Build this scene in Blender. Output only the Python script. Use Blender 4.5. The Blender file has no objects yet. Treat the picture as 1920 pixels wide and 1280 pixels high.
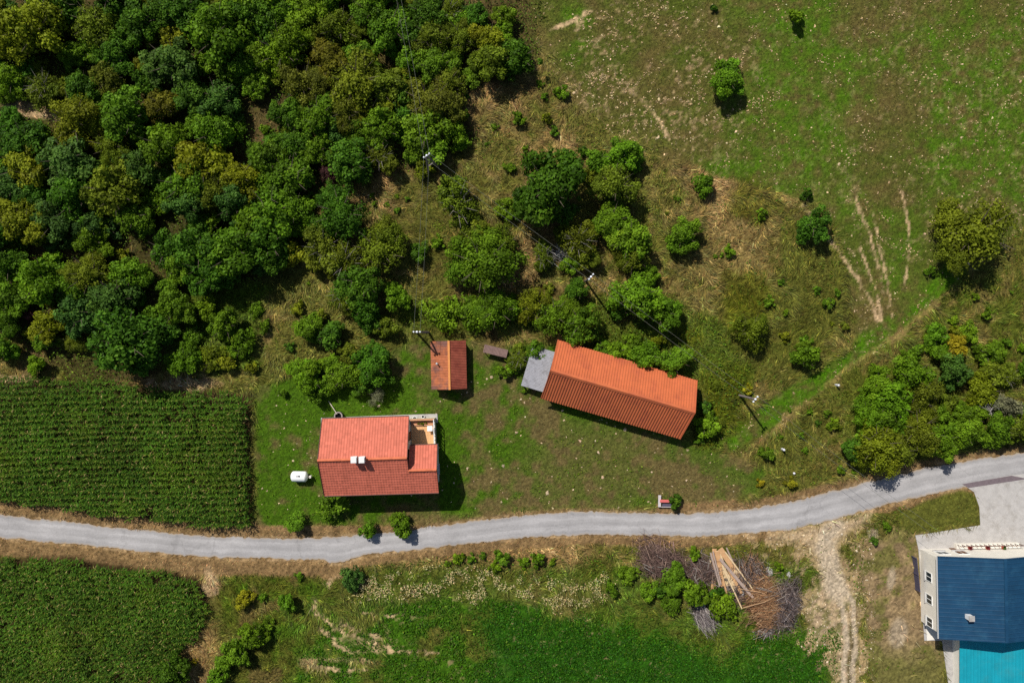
import bpy, math, random
import numpy as np
from mathutils import Vector, Matrix

random.seed(7)
rng = np.random.default_rng(11)
S = 0.0635          # metres per photo pixel on the ground
CH = 90.0           # height of the drone
R = math.radians
scene = bpy.context.scene
COLL = scene.collection


def W(px, py, z=0.0):
    """A point of the place seen at photo pixel (px, py) and standing z metres high."""
    k = S * (CH - z) / CH
    return ((px - 960) * k, (640 - py) * k)


def lin(r, g, b, k=1.0):
    f = lambda c: (c / 255 / 12.92) if c / 255 <= 0.04045 else ((c / 255 + 0.055) / 1.055) ** 2.4
    return (f(r) * k, f(g) * k, f(b) * k)


# ------------------------------------------------------------------ camera
cam = bpy.data.cameras.new('camera')
cam.sensor_fit = 'HORIZONTAL'
cam.angle = 2 * math.atan(960 * S / CH)
cam.clip_start = 1.0
cam.clip_end = 5000
cam_o = bpy.data.objects.new('camera', cam)
cam_o.location = (0, 0, CH)
COLL.objects.link(cam_o)
scene.camera = cam_o

# ------------------------------------------------------------------ sky and sun
SUN_EL = 49.5
SHX, SHY = 0.585, -0.811          # direction in which the shadows fall
world = bpy.data.worlds.new('World')
scene.world = world
world.use_nodes = True
wn = world.node_tree.nodes
sky = wn.new('ShaderNodeTexSky')
sky.sky_type = 'NISHITA'
sky.sun_disc = False
sky.sun_elevation = R(SUN_EL)
sky.sun_rotation = math.atan2(-SHX, -SHY)
bg = wn['Background']
bg.inputs['Strength'].default_value = 0.07
world.node_tree.links.new(sky.outputs[0], bg.inputs['Color'])
sun = bpy.data.lights.new('sun', 'SUN')
sun.energy = 4.8
sun.angle = R(0.53)
sun.color = (1.0, 0.955, 0.88)
sun_o = bpy.data.objects.new('sun', sun)
c_ = math.cos(R(SUN_EL))
sun_o.rotation_euler = Vector((SHX * c_, SHY * c_, -math.sin(R(SUN_EL)))).to_track_quat('-Z', 'Y').to_euler()
sun_o.location = (-40, 60, 80)
COLL.objects.link(sun_o)
scene.view_settings.view_transform = 'Standard'
scene.view_settings.look = 'None'
scene.view_settings.exposure = 0.0
scene.view_settings.gamma = 1.0
scene.cycles.max_bounces = 4
scene.cycles.diffuse_bounces = 2
scene.cycles.transparent_max_bounces = 4
scene.cycles.use_denoising = False


# ------------------------------------------------------------------ helpers
def put(o, parent=None):
    COLL.objects.link(o)
    if parent is not None:
        o.parent = parent
    return o


def tag(o, label=None, cat=None, group=None, kind=None):
    if label: o['label'] = label
    if cat: o['category'] = cat
    if group: o['group'] = group
    if kind: o['kind'] = kind
    return o


def thing(name, label, cat, loc=(0, 0, 0), rz=0.0, group=None):
    o = bpy.data.objects.new(name, None)
    o.empty_display_size = 0.3
    o.location = loc
    o.rotation_euler = (0, 0, rz)
    put(o)
    return tag(o, label, cat, group)


def mesh_np(name, v, f, mat, fcol=None, tint=None, smooth=False):
    """mesh from arrays: v (N,3), f (M,k); fcol (M,3) face colours, tint (M,) face values"""
    me = bpy.data.meshes.new(name)
    v = np.ascontiguousarray(v, np.float32)
    f = np.ascontiguousarray(f, np.int32)
    n, k = f.shape
    me.vertices.add(len(v))
    me.vertices.foreach_set('co', v.ravel())
    me.loops.add(n * k)
    me.loops.foreach_set('vertex_index', f.ravel())
    me.polygons.add(n)
    me.polygons.foreach_set('loop_start', np.arange(0, n * k, k, dtype=np.int32))
    me.update(calc_edges=True)
    if fcol is not None:
        a = me.attributes.new('col', 'FLOAT_COLOR', 'FACE')
        a.data.foreach_set('color', np.c_[fcol, np.ones(len(fcol))].astype(np.float32).ravel())
    if tint is not None:
        a = me.attributes.new('tint', 'FLOAT', 'FACE')
        a.data.foreach_set('value', np.asarray(tint, np.float32))
    me.polygons.foreach_set('use_smooth', np.full(n, bool(smooth)))
    if mat: me.materials.append(mat)
    return me


def obj(name, me, parent=None):
    return put(bpy.data.objects.new(name, me), parent)


class MB:
    def __init__(self):
        self.v, self.f = [], []

    def add(self, vs, fs):
        o = len(self.v)
        self.v += [tuple(p) for p in vs]
        self.f += [tuple(i + o for i in q) for q in fs]
        return self

    def hexa(self, b, t):
        return self.add(list(b) + list(t), [(3, 2, 1, 0), (4, 5, 6, 7), (0, 1, 5, 4), (1, 2, 6, 5), (2, 3, 7, 6), (3, 0, 4, 7)])

    def box(self, c, s, rz=0.0):
        cx, cy, cz = c
        hx, hy, hz = s[0] / 2, s[1] / 2, s[2] / 2
        ca, sa = math.cos(rz), math.sin(rz)
        q = [(cx + x * ca - y * sa, cy + x * sa + y * ca) for x, y in ((-hx, -hy), (hx, -hy), (hx, hy), (-hx, hy))]
        return self.hexa([(x, y, cz - hz) for x, y in q], [(x, y, cz + hz) for x, y in q])

    def bar(self, a, b, w, h, up=(0, 0, 1)):
        a, b = Vector(a), Vector(b)
        d = (b - a).normalized()
        s = d.cross(Vector(up))
        if s.length < 1e-4: s = d.cross(Vector((1, 0, 0)))
        s.normalize()
        u = s.cross(d)
        s, u = s * w / 2, u * h / 2
        return self.hexa([a - s - u, a + s - u, b + s - u, b - s - u], [a - s + u, a + s + u, b + s + u, b - s + u])

    def tube(self, a, b, r0, r1=None, n=8, caps=True):
        r1 = r0 if r1 is None else r1
        a, b = Vector(a), Vector(b)
        d = (b - a).normalized()
        s = d.cross(Vector((0, 0, 1)))
        if s.length < 1e-3: s = Vector((1, 0, 0))
        s.normalize()
        u = d.cross(s)
        ring = lambda c, r: [c + (s * math.cos(2 * math.pi * i / n) + u * math.sin(2 * math.pi * i / n)) * r for i in range(n)]
        fs = [(i, (i + 1) % n, n + (i + 1) % n, n + i) for i in range(n)]
        if caps: fs += [tuple(range(n))[::-1], tuple(range(n, 2 * n))]
        return self.add(ring(a, r0) + ring(b, r1), fs)

    def lathe(self, c, prof, n=16):
        """prof: list of (r, z) about a vertical axis at c"""
        vs, fs = [], []
        for r, z in prof:
            vs += [(c[0] + r * math.cos(2 * math.pi * i / n), c[1] + r * math.sin(2 * math.pi * i / n), c[2] + z) for i in range(n)]
        for j in range(len(prof) - 1):
            fs += [(j * n + i, j * n + (i + 1) % n, (j + 1) * n + (i + 1) % n, (j + 1) * n + i) for i in range(n)]
        return self.add(vs, fs)

    def build(self, name, mat, parent=None, smooth=False, bevel=0.0):
        me = bpy.data.meshes.new(name)
        me.from_pydata(self.v, [], self.f)
        me.materials.append(mat)
        if smooth:
            me.polygons.foreach_set('use_smooth', np.ones(len(me.polygons), bool))
        me.update()
        o = obj(name, me, parent)
        if bevel:
            m = o.modifiers.new('bevel', 'BEVEL'); m.width = bevel; m.segments = 2; m.limit_method = 'ANGLE'
        return o


# ------------------------------------------------------------------ materials
def mat_new(name):
    m = bpy.data.materials.new(name)
    m.use_nodes = True
    return m, m.node_tree.nodes, m.node_tree.links, m.node_tree.nodes['Principled BSDF']


def surf(name, col, rough=0.7, var=0.25, scale=3.0, bump=0.0, bscale=20.0, spec=0.3, metal=0.0, col2=None, c2=(0.5, 0.7), c2scale=0.8, attr=None, detail=8):
    """procedural surface: base colour, noise mottling, optional second colour in blotches (rust, dirt), bump"""
    m, N, L, P = mat_new(name)
    tc = N.new('ShaderNodeTexCoord')
    nz = N.new('ShaderNodeTexNoise'); nz.inputs['Scale'].default_value = scale; nz.inputs['Detail'].default_value = detail
    nz.inputs['Roughness'].default_value = 0.65
    L.new(tc.outputs['Object'], nz.inputs['Vector'])
    mr = N.new('ShaderNodeMapRange'); mr.inputs[1].default_value = 0.25; mr.inputs[2].default_value = 0.75
    mr.inputs[3].default_value = 1 - var; mr.inputs[4].default_value = 1 + var
    L.new(nz.outputs[0], mr.inputs[0])
    src = None
    if attr:
        a = N.new('ShaderNodeAttribute'); a.attribute_name = 'col'; src = a.outputs['Color']
    else:
        c = N.new('ShaderNodeRGB'); c.outputs[0].default_value = (*col, 1); src = c.outputs[0]
    if col2:
        n2 = N.new('ShaderNodeTexNoise'); n2.inputs['Scale'].default_value = c2scale; n2.inputs['Detail'].default_value = 10
        n2.inputs['Roughness'].default_value = 0.7
        L.new(tc.outputs['Object'], n2.inputs['Vector'])
        m2 = N.new('ShaderNodeMapRange'); m2.inputs[1].default_value = c2[0]; m2.inputs[2].default_value = c2[1]
        L.new(n2.outputs[0], m2.inputs[0])
        mx = N.new('ShaderNodeMix'); mx.data_type = 'RGBA'
        L.new(m2.outputs[0], mx.inputs[0]); L.new(src, mx.inputs[6]); mx.inputs[7].default_value = (*col2, 1)
        src = mx.outputs[2]
    ml = N.new('ShaderNodeMix'); ml.data_type = 'RGBA'; ml.blend_type = 'MULTIPLY'; ml.inputs[0].default_value = 1.0
    L.new(src, ml.inputs[6]); L.new(mr.outputs[0], ml.inputs[7])
    out = ml.outputs[2]
    if attr == 'tint':
        pass
    L.new(out, P.inputs['Base Color'])
    P.inputs['Roughness'].default_value = rough
    P.inputs['Specular IOR Level'].default_value = spec
    P.inputs['Metallic'].default_value = metal
    if bump:
        nb = N.new('ShaderNodeTexNoise'); nb.inputs['Scale'].default_value = bscale; nb.inputs['Detail'].default_value = 4
        L.new(tc.outputs['Object'], nb.inputs['Vector'])
        bp = N.new('ShaderNodeBump'); bp.inputs['Strength'].default_value = bump; bp.inputs['Distance'].default_value = 0.03
        L.new(nb.outputs[0], bp.inputs['Height']); L.new(bp.outputs[0], P.inputs['Normal'])
    return m


def tinted(name, col, var=0.35, hue=(1, 1, 1), rough=0.6, spec=0.3, blotch=None, bl=(0.5, 0.75), bscale=0.5):
    """colour varied piece by piece through the face value 'tint' (0..1), with blotches of dirt"""
    m, N, L, P = mat_new(name)
    a = N.new('ShaderNodeAttribute'); a.attribute_name = 'tint'
    mx = N.new('ShaderNodeMix'); mx.data_type = 'RGBA'
    mx.inputs[6].default_value = (*[c * (1 - var) for c in col], 1)
    mx.inputs[7].default_value = (*[c * (1 + var) * h for c, h in zip(col, hue)], 1)
    L.new(a.outputs['Fac'], mx.inputs[0])
    src = mx.outputs[2]
    if blotch:
        tc = N.new('ShaderNodeTexCoord')
        n2 = N.new('ShaderNodeTexNoise'); n2.inputs['Scale'].default_value = bscale; n2.inputs['Detail'].default_value = 9
        n2.inputs['Roughness'].default_value = 0.68
        L.new(tc.outputs['Object'], n2.inputs['Vector'])
        m2 = N.new('ShaderNodeMapRange'); m2.inputs[1].default_value = bl[0]; m2.inputs[2].default_value = bl[1]; m2.inputs[4].default_value = 0.75
        L.new(n2.outputs[0], m2.inputs[0])
        m3 = N.new('ShaderNodeMix'); m3.data_type = 'RGBA'
        L.new(m2.outputs[0], m3.inputs[0]); L.new(src, m3.inputs[6]); m3.inputs[7].default_value = (*blotch, 1)
        src = m3.outputs[2]
    L.new(src, P.inputs['Base Color'])
    P.inputs['Roughness'].default_value = rough
    P.inputs['Specular IOR Level'].default_value = spec
    return m


def leafy(name, use_object_color, trans=0.32, rough=0.6, spec=0.12):
    """leaf blades: colour of the plant (object colour) or of the face, a little light comes through"""
    m, N, L, P = mat_new(name)
    if use_object_color:
        oi = N.new('ShaderNodeObjectInfo')
        a = N.new('ShaderNodeAttribute'); a.attribute_name = 'tint'
        mr = N.new('ShaderNodeMapRange'); mr.inputs[3].default_value = 0.5; mr.inputs[4].default_value = 1.95
        L.new(a.outputs['Fac'], mr.inputs[0])
        mx = N.new('ShaderNodeMix'); mx.data_type = 'RGBA'; mx.blend_type = 'MULTIPLY'; mx.inputs[0].default_value = 1
        L.new(oi.outputs['Color'], mx.inputs[6]); L.new(mr.outputs[0], mx.inputs[7])
        # the odd leaf turns yellow
        pw = N.new('ShaderNodeMath'); pw.operation = 'POWER'; pw.inputs[1].default_value = 6.0
        L.new(a.outputs['Fac'], pw.inputs[0])
        m2 = N.new('ShaderNodeMix'); m2.data_type = 'RGBA'
        sc = N.new('ShaderNodeMath'); sc.operation = 'MULTIPLY'; sc.inputs[1].default_value = 0.3
        L.new(pw.outputs[0], sc.inputs[0]); L.new(sc.outputs[0], m2.inputs[0])
        L.new(mx.outputs[2], m2.inputs[6]); m2.inputs[7].default_value = (0.2, 0.21, 0.02, 1)
        src = m2.outputs[2]
    else:
        a = N.new('ShaderNodeAttribute'); a.attribute_name = 'col'; src = a.outputs['Color']
    L.new(src, P.inputs['Base Color'])
    P.inputs['Roughness'].default_value = rough
    P.inputs['Specular IOR Level'].default_value = spec
    tr = N.new('ShaderNodeBsdfTranslucent'); L.new(src, tr.inputs['Color'])
    ms = N.new('ShaderNodeMixShader'); ms.inputs[0].default_value = trans
    L.new(P.outputs[0], ms.inputs[1]); L.new(tr.outputs[0], ms.inputs[2])
    L.new(ms.outputs[0], N['Material Output'].inputs['Surface'])
    return m


M = {}
M['leaf'] = leafy('leaf', True)
M['blade'] = leafy('blade', False, 0.2)
M['bark'] = surf('bark', (0.11, 0.085, 0.06), 0.9, 0.4, 6, 0.6, 30)
M['bare'] = surf('bare_wood', (0.26, 0.23, 0.2), 0.9, 0.3, 6)
M['twig'] = surf('twig', (0.3, 0.3, 0.3), 0.9, 0.25, 3, attr='col')
M['stone'] = surf('stone', (0.5, 0.4, 0.3), 0.9, 0.25, 6, 0.4, 25, attr='col')

# ------------------------------------------------------------------ noise
def vnoise(x, y, seed):
    xi, yi = np.floor(x).astype(np.int64), np.floor(y).astype(np.int64)
    fx, fy = x - xi, y - yi
    fx, fy = fx * fx * (3 - 2 * fx), fy * fy * (3 - 2 * fy)

    def h(i, j):
        n = (i * 374761393 + j * 668265263 + seed * 974634777) & 0xffffffff
        n = ((n ^ (n >> 13)) * 1274126177) & 0xffffffff
        return ((n ^ (n >> 16)) & 0xffff) / 65535.0
    a, b, c, d = h(xi, yi), h(xi + 1, yi), h(xi, yi + 1), h(xi + 1, yi + 1)
    return (a * (1 - fx) + b * fx) * (1 - fy) + (c * (1 - fx) + d * fx) * fy


def fbm(x, y, seed, octs=3):
    s, a, t = 0, 0.5, 0
    for o in range(octs):
        s = s + a * vnoise(x * 2 ** o + 17.3 * o, y * 2 ** o - 9.1 * o, seed + o)
        t += a; a *= 0.55
    return s / t


def sstep(a, b, x):
    t = np.clip((x - a) / (b - a), 0, 1)
    return t * t * (3 - 2 * t)


def sd_poly(U, V, poly):
    p = np.array(poly, float)
    d = np.full(U.shape, 1e18)
    inside = np.zeros(U.shape, bool)
    for i in range(len(p)):
        a, b = p[i], p[(i + 1) % len(p)]
        ex, ey = b - a
        wx, wy = U - a[0], V - a[1]
        t = np.clip((wx * ex + wy * ey) / (ex * ex + ey * ey + 1e-9), 0, 1)
        d = np.minimum(d, (wx - ex * t) ** 2 + (wy - ey * t) ** 2)
        cond = (a[1] > V) != (b[1] > V)
        with np.errstate(divide='ignore', invalid='ignore'):
            xx = a[0] + (V - a[1]) * ex / (ey if abs(ey) > 1e-9 else 1e-9)
        inside ^= cond & (U < xx)
    d = np.sqrt(d)
    return np.where(inside, -d, d)


def sd_line(U, V, pts):
    p = np.array(pts, float)
    d = np.full(U.shape, 1e18)
    for a, b in zip(p[:-1], p[1:]):
        ex, ey = b - a
        wx, wy = U - a[0], V - a[1]
        t = np.clip((wx * ex + wy * ey) / (ex * ex + ey * ey), 0, 1)
        d = np.minimum(d, (wx - ex * t) ** 2 + (wy - ey * t) ** 2)
    return np.sqrt(d)

# ------------------------------------------------------------------ layout of the land (photo pixels)
ROAD_T = [(-260, 935), (-60, 958), (0, 966), (150, 980), (250, 993), (350, 1002), (470, 1008), (560, 1010), (640, 1006), (700, 1000), (760, 994), (840, 983),
          (930, 971), (1000, 963), (1100, 958), (1200, 962), (1300, 962), (1380, 957), (1450, 946), (1520, 930), (1600, 910), (1680, 890), (1750, 873),
          (1830, 860), (1920, 848), (2150, 820)]
ROAD_B = [(-260, 980), (-60, 1002), (0, 1007), (150, 1020), (250, 1031), (350, 1041), (450, 1046), (560, 1048), (608, 1047), (618, 1055), (645, 1054), (680, 1041), (760, 1031),
          (840, 1023), (930, 1012), (1000, 1006), (1100, 1001), (1200, 1003), (1300, 1005), (1400, 1000), (1480, 993), (1560, 975), (1600, 962), (1700, 935),
          (1810, 912), (1920, 895), (2150, 868)]
ROAD = ROAD_T + ROAD_B[::-1]
MEADOW = [(985, -200), (2200, -200), (2200, 200), (1920, 425), (1800, 525), (1690, 625), (1600, 690), (1530, 745), (1450, 800), (1385, 850), (1335, 835), (1400, 775), (1480, 725),
          (1560, 680), (1605, 640), (1600, 580), (1590, 530), (1570, 450), (1540, 385), (1480, 365), (1380, 343), (1290, 308), (1190, 258), (1085, 205), (1035, 130), (1000, 60)]
YARD = [(478, 730), (560, 705), (780, 640), (1050, 650), (1290, 830), (1345, 845), (1440, 880), (1420, 925), (1290, 955), (1000, 958), (850, 978), (500, 990), (478, 985)]
EAST_LAWN = [(1010, 770), (1260, 830), (1350, 850), (1420, 900), (1400, 935), (1230, 950), (1000, 958), (985, 900)]
CORN1 = [(-260, 720), (-40, 716), (60, 708), (200, 716), (270, 722), (330, 735), (390, 733), (470, 742), (472, 982), (410, 983), (300, 972), (200, 960), (100, 948), (0, 936), (-260, 905)]
CORN2 = [(-260, 1030), (0, 1044), (120, 1047), (260, 1064), (330, 1070), (372, 1082), (388, 1110), (398, 1145), (375, 1185), (320, 1235), (262, 1290), (200, 1350), (-260, 1400)]
CROP = [(620, 1165), (760, 1140), (900, 1130), (1000, 1135), (1110, 1155), (1200, 1180), (1290, 1200), (1340, 1235), (1430, 1200), (1540, 1180), (1566, 1190), (1572, 1400), (560, 1400), (560, 1260)]
CROPC = [(900, 1150), (1010, 1140), (1120, 1165), (1220, 1190), (1320, 1215), (1340, 1240), (1430, 1215), (1540, 1195), (1566, 1200), (1570, 1400), (860, 1400), (920, 1260)]
WOOD = [(-260, -200), (985, -200), (1010, 110), (960, 140), (880, 180), (880, 270), (760, 310), (640, 345), (600, 400), (560, 480), (470, 520), (330, 560), (330, 700), (160, 705), (40, 640), (-260, 640)]
SCRUB = [(330, 530), (490, 520), (500, 620), (490, 700), (330, 700)]
WEEDS = [(730, 570), (900, 555), (1080, 560), (1250, 560), (1370, 600), (1400, 700), (1360, 830), (1310, 830), (1320, 720), (1050, 630), (740, 625)]
PALEWEED = [(650, 1085), (720, 1085), (830, 1068), (960, 1062), (1110, 1085), (1150, 1110), (1100, 1130), (960, 1110), (830, 1130), (700, 1135), (650, 1120)]
TRACKSIDE = [(1585, 1010), (1640, 975), (1690, 950), (1690, 990), (1640, 1010), (1615, 1050), (1625, 1150), (1635, 1300), (1610, 1300), (1608, 1160), (1596, 1090), (1578, 1050)]
VERGE_BUSH = [(680, 1060), (830, 1045), (1000, 1040), (1180, 1035), (1190, 1080), (1100, 1090), (900, 1075), (690, 1090)]
GRAVEL = [(1440, 1005), (1480, 992), (1560, 975), (1640, 958), (1600, 985), (1572, 1010), (1575, 1060), (1595, 1110), (1604, 1160), (1608, 1400), (1570, 1400), (1566, 1180), (1535, 1200), (1510, 1150), (1540, 1090), (1530, 1040), (1490, 1010)]
PLOT = [(1622, 1010), (1680, 985), (1740, 1010), (1760, 1100), (1780, 1290), (1640, 1290), (1630, 1200), (1615, 1100)]
CONCRETE = [(1806, 908), (1896, 890), (1990, 882), (2150, 866), (2150, 1330), (1785, 1330), (1766, 1200), (1733, 1200), (1722, 1030), (1716, 1003), (1744, 999), (1838, 984), (1836, 950), (1826, 922)]
ISLAND = [(1690, 962), (1720, 940), (1800, 920), (1822, 924), (1834, 950), (1836, 980), (1760, 990), (1720, 1000), (1695, 985)]
BUILT = [[(598, 784), (765, 776), (822, 776), (822, 920), (604, 930)], [(808, 640), (874, 642), (876, 728), (810, 730)], [(985, 650), (1046, 640), (1302, 712), (1272, 818), (1014, 742), (978, 722)]]
TRACKS = [([(1500, 385), (1545, 440), (1590, 500), (1630, 560), (1645, 600)], 3.2), ([(1600, 350), (1612, 390), (1632, 450), (1650, 510), (1660, 570)], 3.0),
          ([(1636, 400), (1650, 470), (1665, 540), (1672, 590)], 2.0), ([(1692, 360), (1702, 430), (1700, 490), (1695, 540)], 2.0), ([(1610, 470), (1637, 530), (1652, 600)], 2.4),
          ([(590, 1125), (596, 1150), (625, 1172), (660, 1190), (720, 1205), (735, 1217)], 4.5), ([(600, 1180), (640, 1208), (672, 1222)], 4.0), ([(640, 1165), (680, 1182), (715, 1190)], 3.0),
          ([(700, 1217), (820, 1222)], 2.4), ([(600, 1248), (690, 1256)], 4.0), ([(680, 1150), (790, 1160)], 2.0), ([(640, 1068), (622, 1080), (614, 1096)], 4.0),
          ([(1035, 58), (1075, 40), (1110, 20)], 4.0), ([(1080, 60), (1095, 30), (1105, 18)], 4.0), ([(1180, 170), (1230, 225), (1255, 262)], 3.0), ([(1770, 370), (1815, 392)], 2.5)]
DRYEDGE = [(1385, 868), (1455, 800), (1545, 728), (1640, 655), (1720, 600), (1795, 535)]
GREENPATH = [(1360, 830), (1450, 770), (1540, 705), (1620, 655), (1720, 585), (1790, 525)]

C = {k: np.array(lin(*v)) for k, v in dict(
    straw=(170, 138, 90), straw2=(110, 92, 54), olive=(88, 94, 30), meadow=(80, 90, 30), mbrown=(98, 88, 46), green=(74, 110, 14), lawn=(68, 98, 15), lbrown=(104, 92, 54),
    crop=(44, 88, 12), crop2=(62, 98, 14), verge=(134, 108, 72), dirt=(204, 172, 132), floor=(60, 56, 26), soil=(68, 54, 32), gravel=(188, 170, 144), tan=(178, 150, 112), weed=(70, 96, 16)).items()}


def zones(x, y):
    U, V = x / S + 960, 640 - y / S
    n_lo = fbm(x * 0.07, y * 0.07, 3, 3)
    n_md = fbm(x * 0.3, y * 0.3, 21, 3)
    n_hi = fbm(x * 1.1, y * 1.1, 41, 3)
    n_f = fbm(x * 2.6, y * 2.6, 61, 2)
    wu = (fbm(x * 0.25, y * 0.25, 71, 4) - 0.5) * 70
    wv = (fbm(x * 0.25, y * 0.25, 81, 4) - 0.5) * 70
    Uw, Vw = U + wu, V + wv
    Us, Vs = U + wu * 0.25, V + wv * 0.25
    Z = {}
    inn = lambda p, soft=8, w=1: (sstep(soft, -soft, sd_poly(Uw if w == 1 else (Us if w == 2 else U), Vw if w == 1 else (Vs if w == 2 else V), p)))
    dry = np.ones_like(x)
    t = np.clip(n_md * 1.6 - 0.25 + (n_hi - 0.5) * 0.9, 0, 1)[:, None]
    col = C['straw'] * t + C['straw2'] * (1 - t)
    ol = np.clip((n_lo - 0.42) * 3.2 + (n_hi - 0.5) * 1.6, 0, 0.85)[:, None]
    # the far side of the slope is greener towards the barn and the right thicket
    ol = np.clip(ol + 0.55 * sstep(300, 620, V + (U - 1150) * 0.1)[:, None] * sstep(1020, 1250, U)[:, None], 0, 0.9)
    col = col * (1 - ol) + C['olive'] * ol

    def lay(mask, c):
        nonlocal col
        col = col * (1 - mask[:, None]) + c * mask[:, None]
    wood = inn(WOOD, 12)
    lay(wood * 0.8, C['floor'] * (0.7 + 0.6 * n_hi[:, None]))
    scr = inn(SCRUB, 15)
    lay(scr * 0.8, C['weed'] * (0.7 + 0.6 * n_hi[:, None]))
    thick = sstep(1540, 1640, U + (n_md - 0.5) * 80) * sstep(480, 560, V) * sstep(900, 860, V)
    lay(thick * np.clip((n_hi - 0.3) * 1.8, 0, 0.85), C['olive'] * 0.6 + C['weed'] * 0.4)
    wee = inn(WEEDS, 15) * sstep(0.3, 0.5, n_md + 0.2 * n_hi)
    lay(wee * 0.8, C['weed'] * 0.5 + C['olive'] * 0.5)
    # meadow
    sdm = sd_poly(Us, Vs, MEADOW)
    sf = 6 + 26 * sstep(1330, 1200, U)
    mea = sstep(sf, -sf, sdm + (n_hi - 0.5) * sf * 1.5)
    t = np.clip((n_md - 0.5) * 2.2 + 0.5 + (n_hi - 0.5), 0, 1)[:, None]
    mc = C['meadow'] * t + C['mbrown'] * (1 - t)
    gp = np.clip((fbm(x * 0.09, y * 0.09, 131, 4) - 0.46) * 6, 0, 1)
    gp = np.maximum(gp * sstep(1250, 1500, U), 0)
    for (cx, cy, rr) in ((1085, 25, 50), (1450, 45, 55), (1560, 90, 60), (1500, 130, 45), (1420, 100, 30), (1790, 150, 30), (1070, 105, 25), (1430, 335, 70), (1360, 318, 40), (1500, 352, 40), (1590, 190, 50), (1480, 300, 40)):
        gp = np.maximum(gp, sstep(rr, rr * 0.3, np.hypot(Uw - cx, Vw - cy)))
    gp = np.maximum(gp, sstep(38, 14, sd_line(Us, Vs, GREENPATH)) * 1.3)
    gp *= np.clip((n_hi - 0.22) * 2.2 + (n_f - 0.5) * 0.8, 0, 1)
    mc = mc * (1 - 0.85 * gp[:, None]) + C['green'] * 0.85 * gp[:, None]
    stony = np.clip(1.1 * sstep(260, 90, np.hypot((Uw - 1200) / 1.1, (Vw - 170) / 0.8)) + 0.25 * sstep(1500, 1640, U) + 0.3, 0, 1)
    sp = sstep(0.60, 0.74, n_f) * sstep(0.40, 0.60, fbm(x * 0.3, y * 0.3, 151, 3) + 0.1 * stony) * stony * 0.5
    mc = mc * (1 - sp[:, None]) + C['tan'] * sp[:, None]
    lay(mea, mc)
    for (cx, cy, rx, ry) in ((1410, 385, 60, 42), (1395, 555, 55, 50), (1350, 760, 55, 70), (1600, 300, 1, 1), (1285, 640, 40, 30)):
        a = sstep(1.3, 0.6, np.hypot((Uw - cx) / rx, (Vw - cy) / ry))
        lay(a * 0.8, np.array(lin(84, 88, 14)) * (0.6 + 0.8 * n_f[:, None]))
    lay(sstep(7, 1, sd_line(Us, Vs, DRYEDGE) + (n_f - 0.5) * 12 + (n_md - 0.5) * 14) * 0.4, C['straw'])
    # yard
    ya = inn(YARD, 8, 2)
    t = np.clip((n_lo - 0.5) * 2.2 + (n_md - 0.5) * 2.8 + (n_hi - 0.5) * 2.4 + 0.42, 0, 1)
    t = np.clip(t + 0.5 * sstep(70, 20, np.abs(V - 760)) * sstep(800, 700, U) - 0.6 * inn(EAST_LAWN, 40), 0, 1)[:, None]
    lay(ya, C['lawn'] * t + C['lbrown'] * (1 - t))
    # verges
    rd = sd_poly(U, V, ROAD)
    rdw = rd + wv * 0.12
    below = V > 985 - 0.0 * U
    vw = np.where(below, 34.0 - 14 * sstep(600, 680, U), 20.0) + np.where((U < 480) & ~below, 8, 0) + np.where(U > 1380, -4, 0)
    ver = sstep(4, -4, rdw - vw) * np.where((U > 480) & (U < 1230) & ~below, 0.15 + 0.6 * sstep(10, 2, rd), 1)
    ver *= 1 - sstep(1440, 1500, U) * (V > 960)
    # crops
    belowr = sstep(1040, 1075, V) * sstep(395, 430, Uw) * sstep(1580, 1545, U)
    tb = np.clip((n_md - 0.5) * 2.6 + (n_hi - 0.5) * 2.2 + 0.5, 0, 1)[:, None]
    lay(belowr * 0.9, (C['lawn'] * tb + C['olive'] * (1 - tb)) * (0.75 + 0.5 * n_f[:, None]))
    lay(belowr * sstep(0.6, 0.75, fbm(x * 0.35, y * 0.35, 181, 3)) * 0.7, C['straw2'])
    cr = inn(CROP, 12) ; crc = inn(CROPC, 45)
    patch = np.clip(crc + cr * sstep(0.36, 0.52, n_md + 0.25 * (n_hi - 0.5)), 0, 1)
    low = sstep(1060, 1090, V - (U - 900) * -0.0) * sstep(560, 640, Uw) * sstep(1560, 1530, U)
    lay(low * 0.3, C['lawn'] * 0.55 + C['lbrown'] * 0.45)
    bare = sstep(0.6, 0.72, fbm(x * 0.12, y * 0.5, 171, 4)) * cr * sstep(980, 760, U)
    lay(patch, C['crop2'] * (1 - crc[:, None]) + C['crop'] * crc[:, None])
    lay(bare * 0.6, C['tan'])
    lay(patch * sstep(0.66, 0.76, n_f) * sstep(0.45, 0.62, n_md) * 0.55, C['tan'])
    pw = inn(PALEWEED, 10)
    lay(ver, C['verge'] * (0.75 + 0.5 * n_hi[:, None]))
    c1 = inn(CORN1, 6, 2); c2 = inn(CORN2, 6, 2)
    corn = np.maximum(c1, c2)
    lay(corn, C['soil'] * (0.6 + 0.5 * n_hi[:, None]))
    for (cx, cy, rx, ry) in ((345, 722, 60, 14), (30, 706, 60, 7), (392, 1090, 13, 25), (402, 1112, 10, 8), (100, 212, 70, 12), (38, 196, 30, 14), (300, 610, 8, 6)):
        a = sstep(1.25, 0.6, np.hypot((Us - cx) / rx, (Vs - cy) / ry) + (n_hi - 0.5))
        lay(a * 0.9, C['tan'] * (0.75 + 0.5 * n_f[:, None]))
    tr = np.zeros_like(x)
    for pts, w in TRACKS:
        tr = np.maximum(tr, sstep(w * 1.35, w * 0.35, sd_line(Us, Vs, pts) + (n_f - 0.5) * w * 3) * np.clip(n_hi * 3.2 - 0.9, 0, 1))
    lay(tr * 0.9, C['dirt'])
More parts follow.
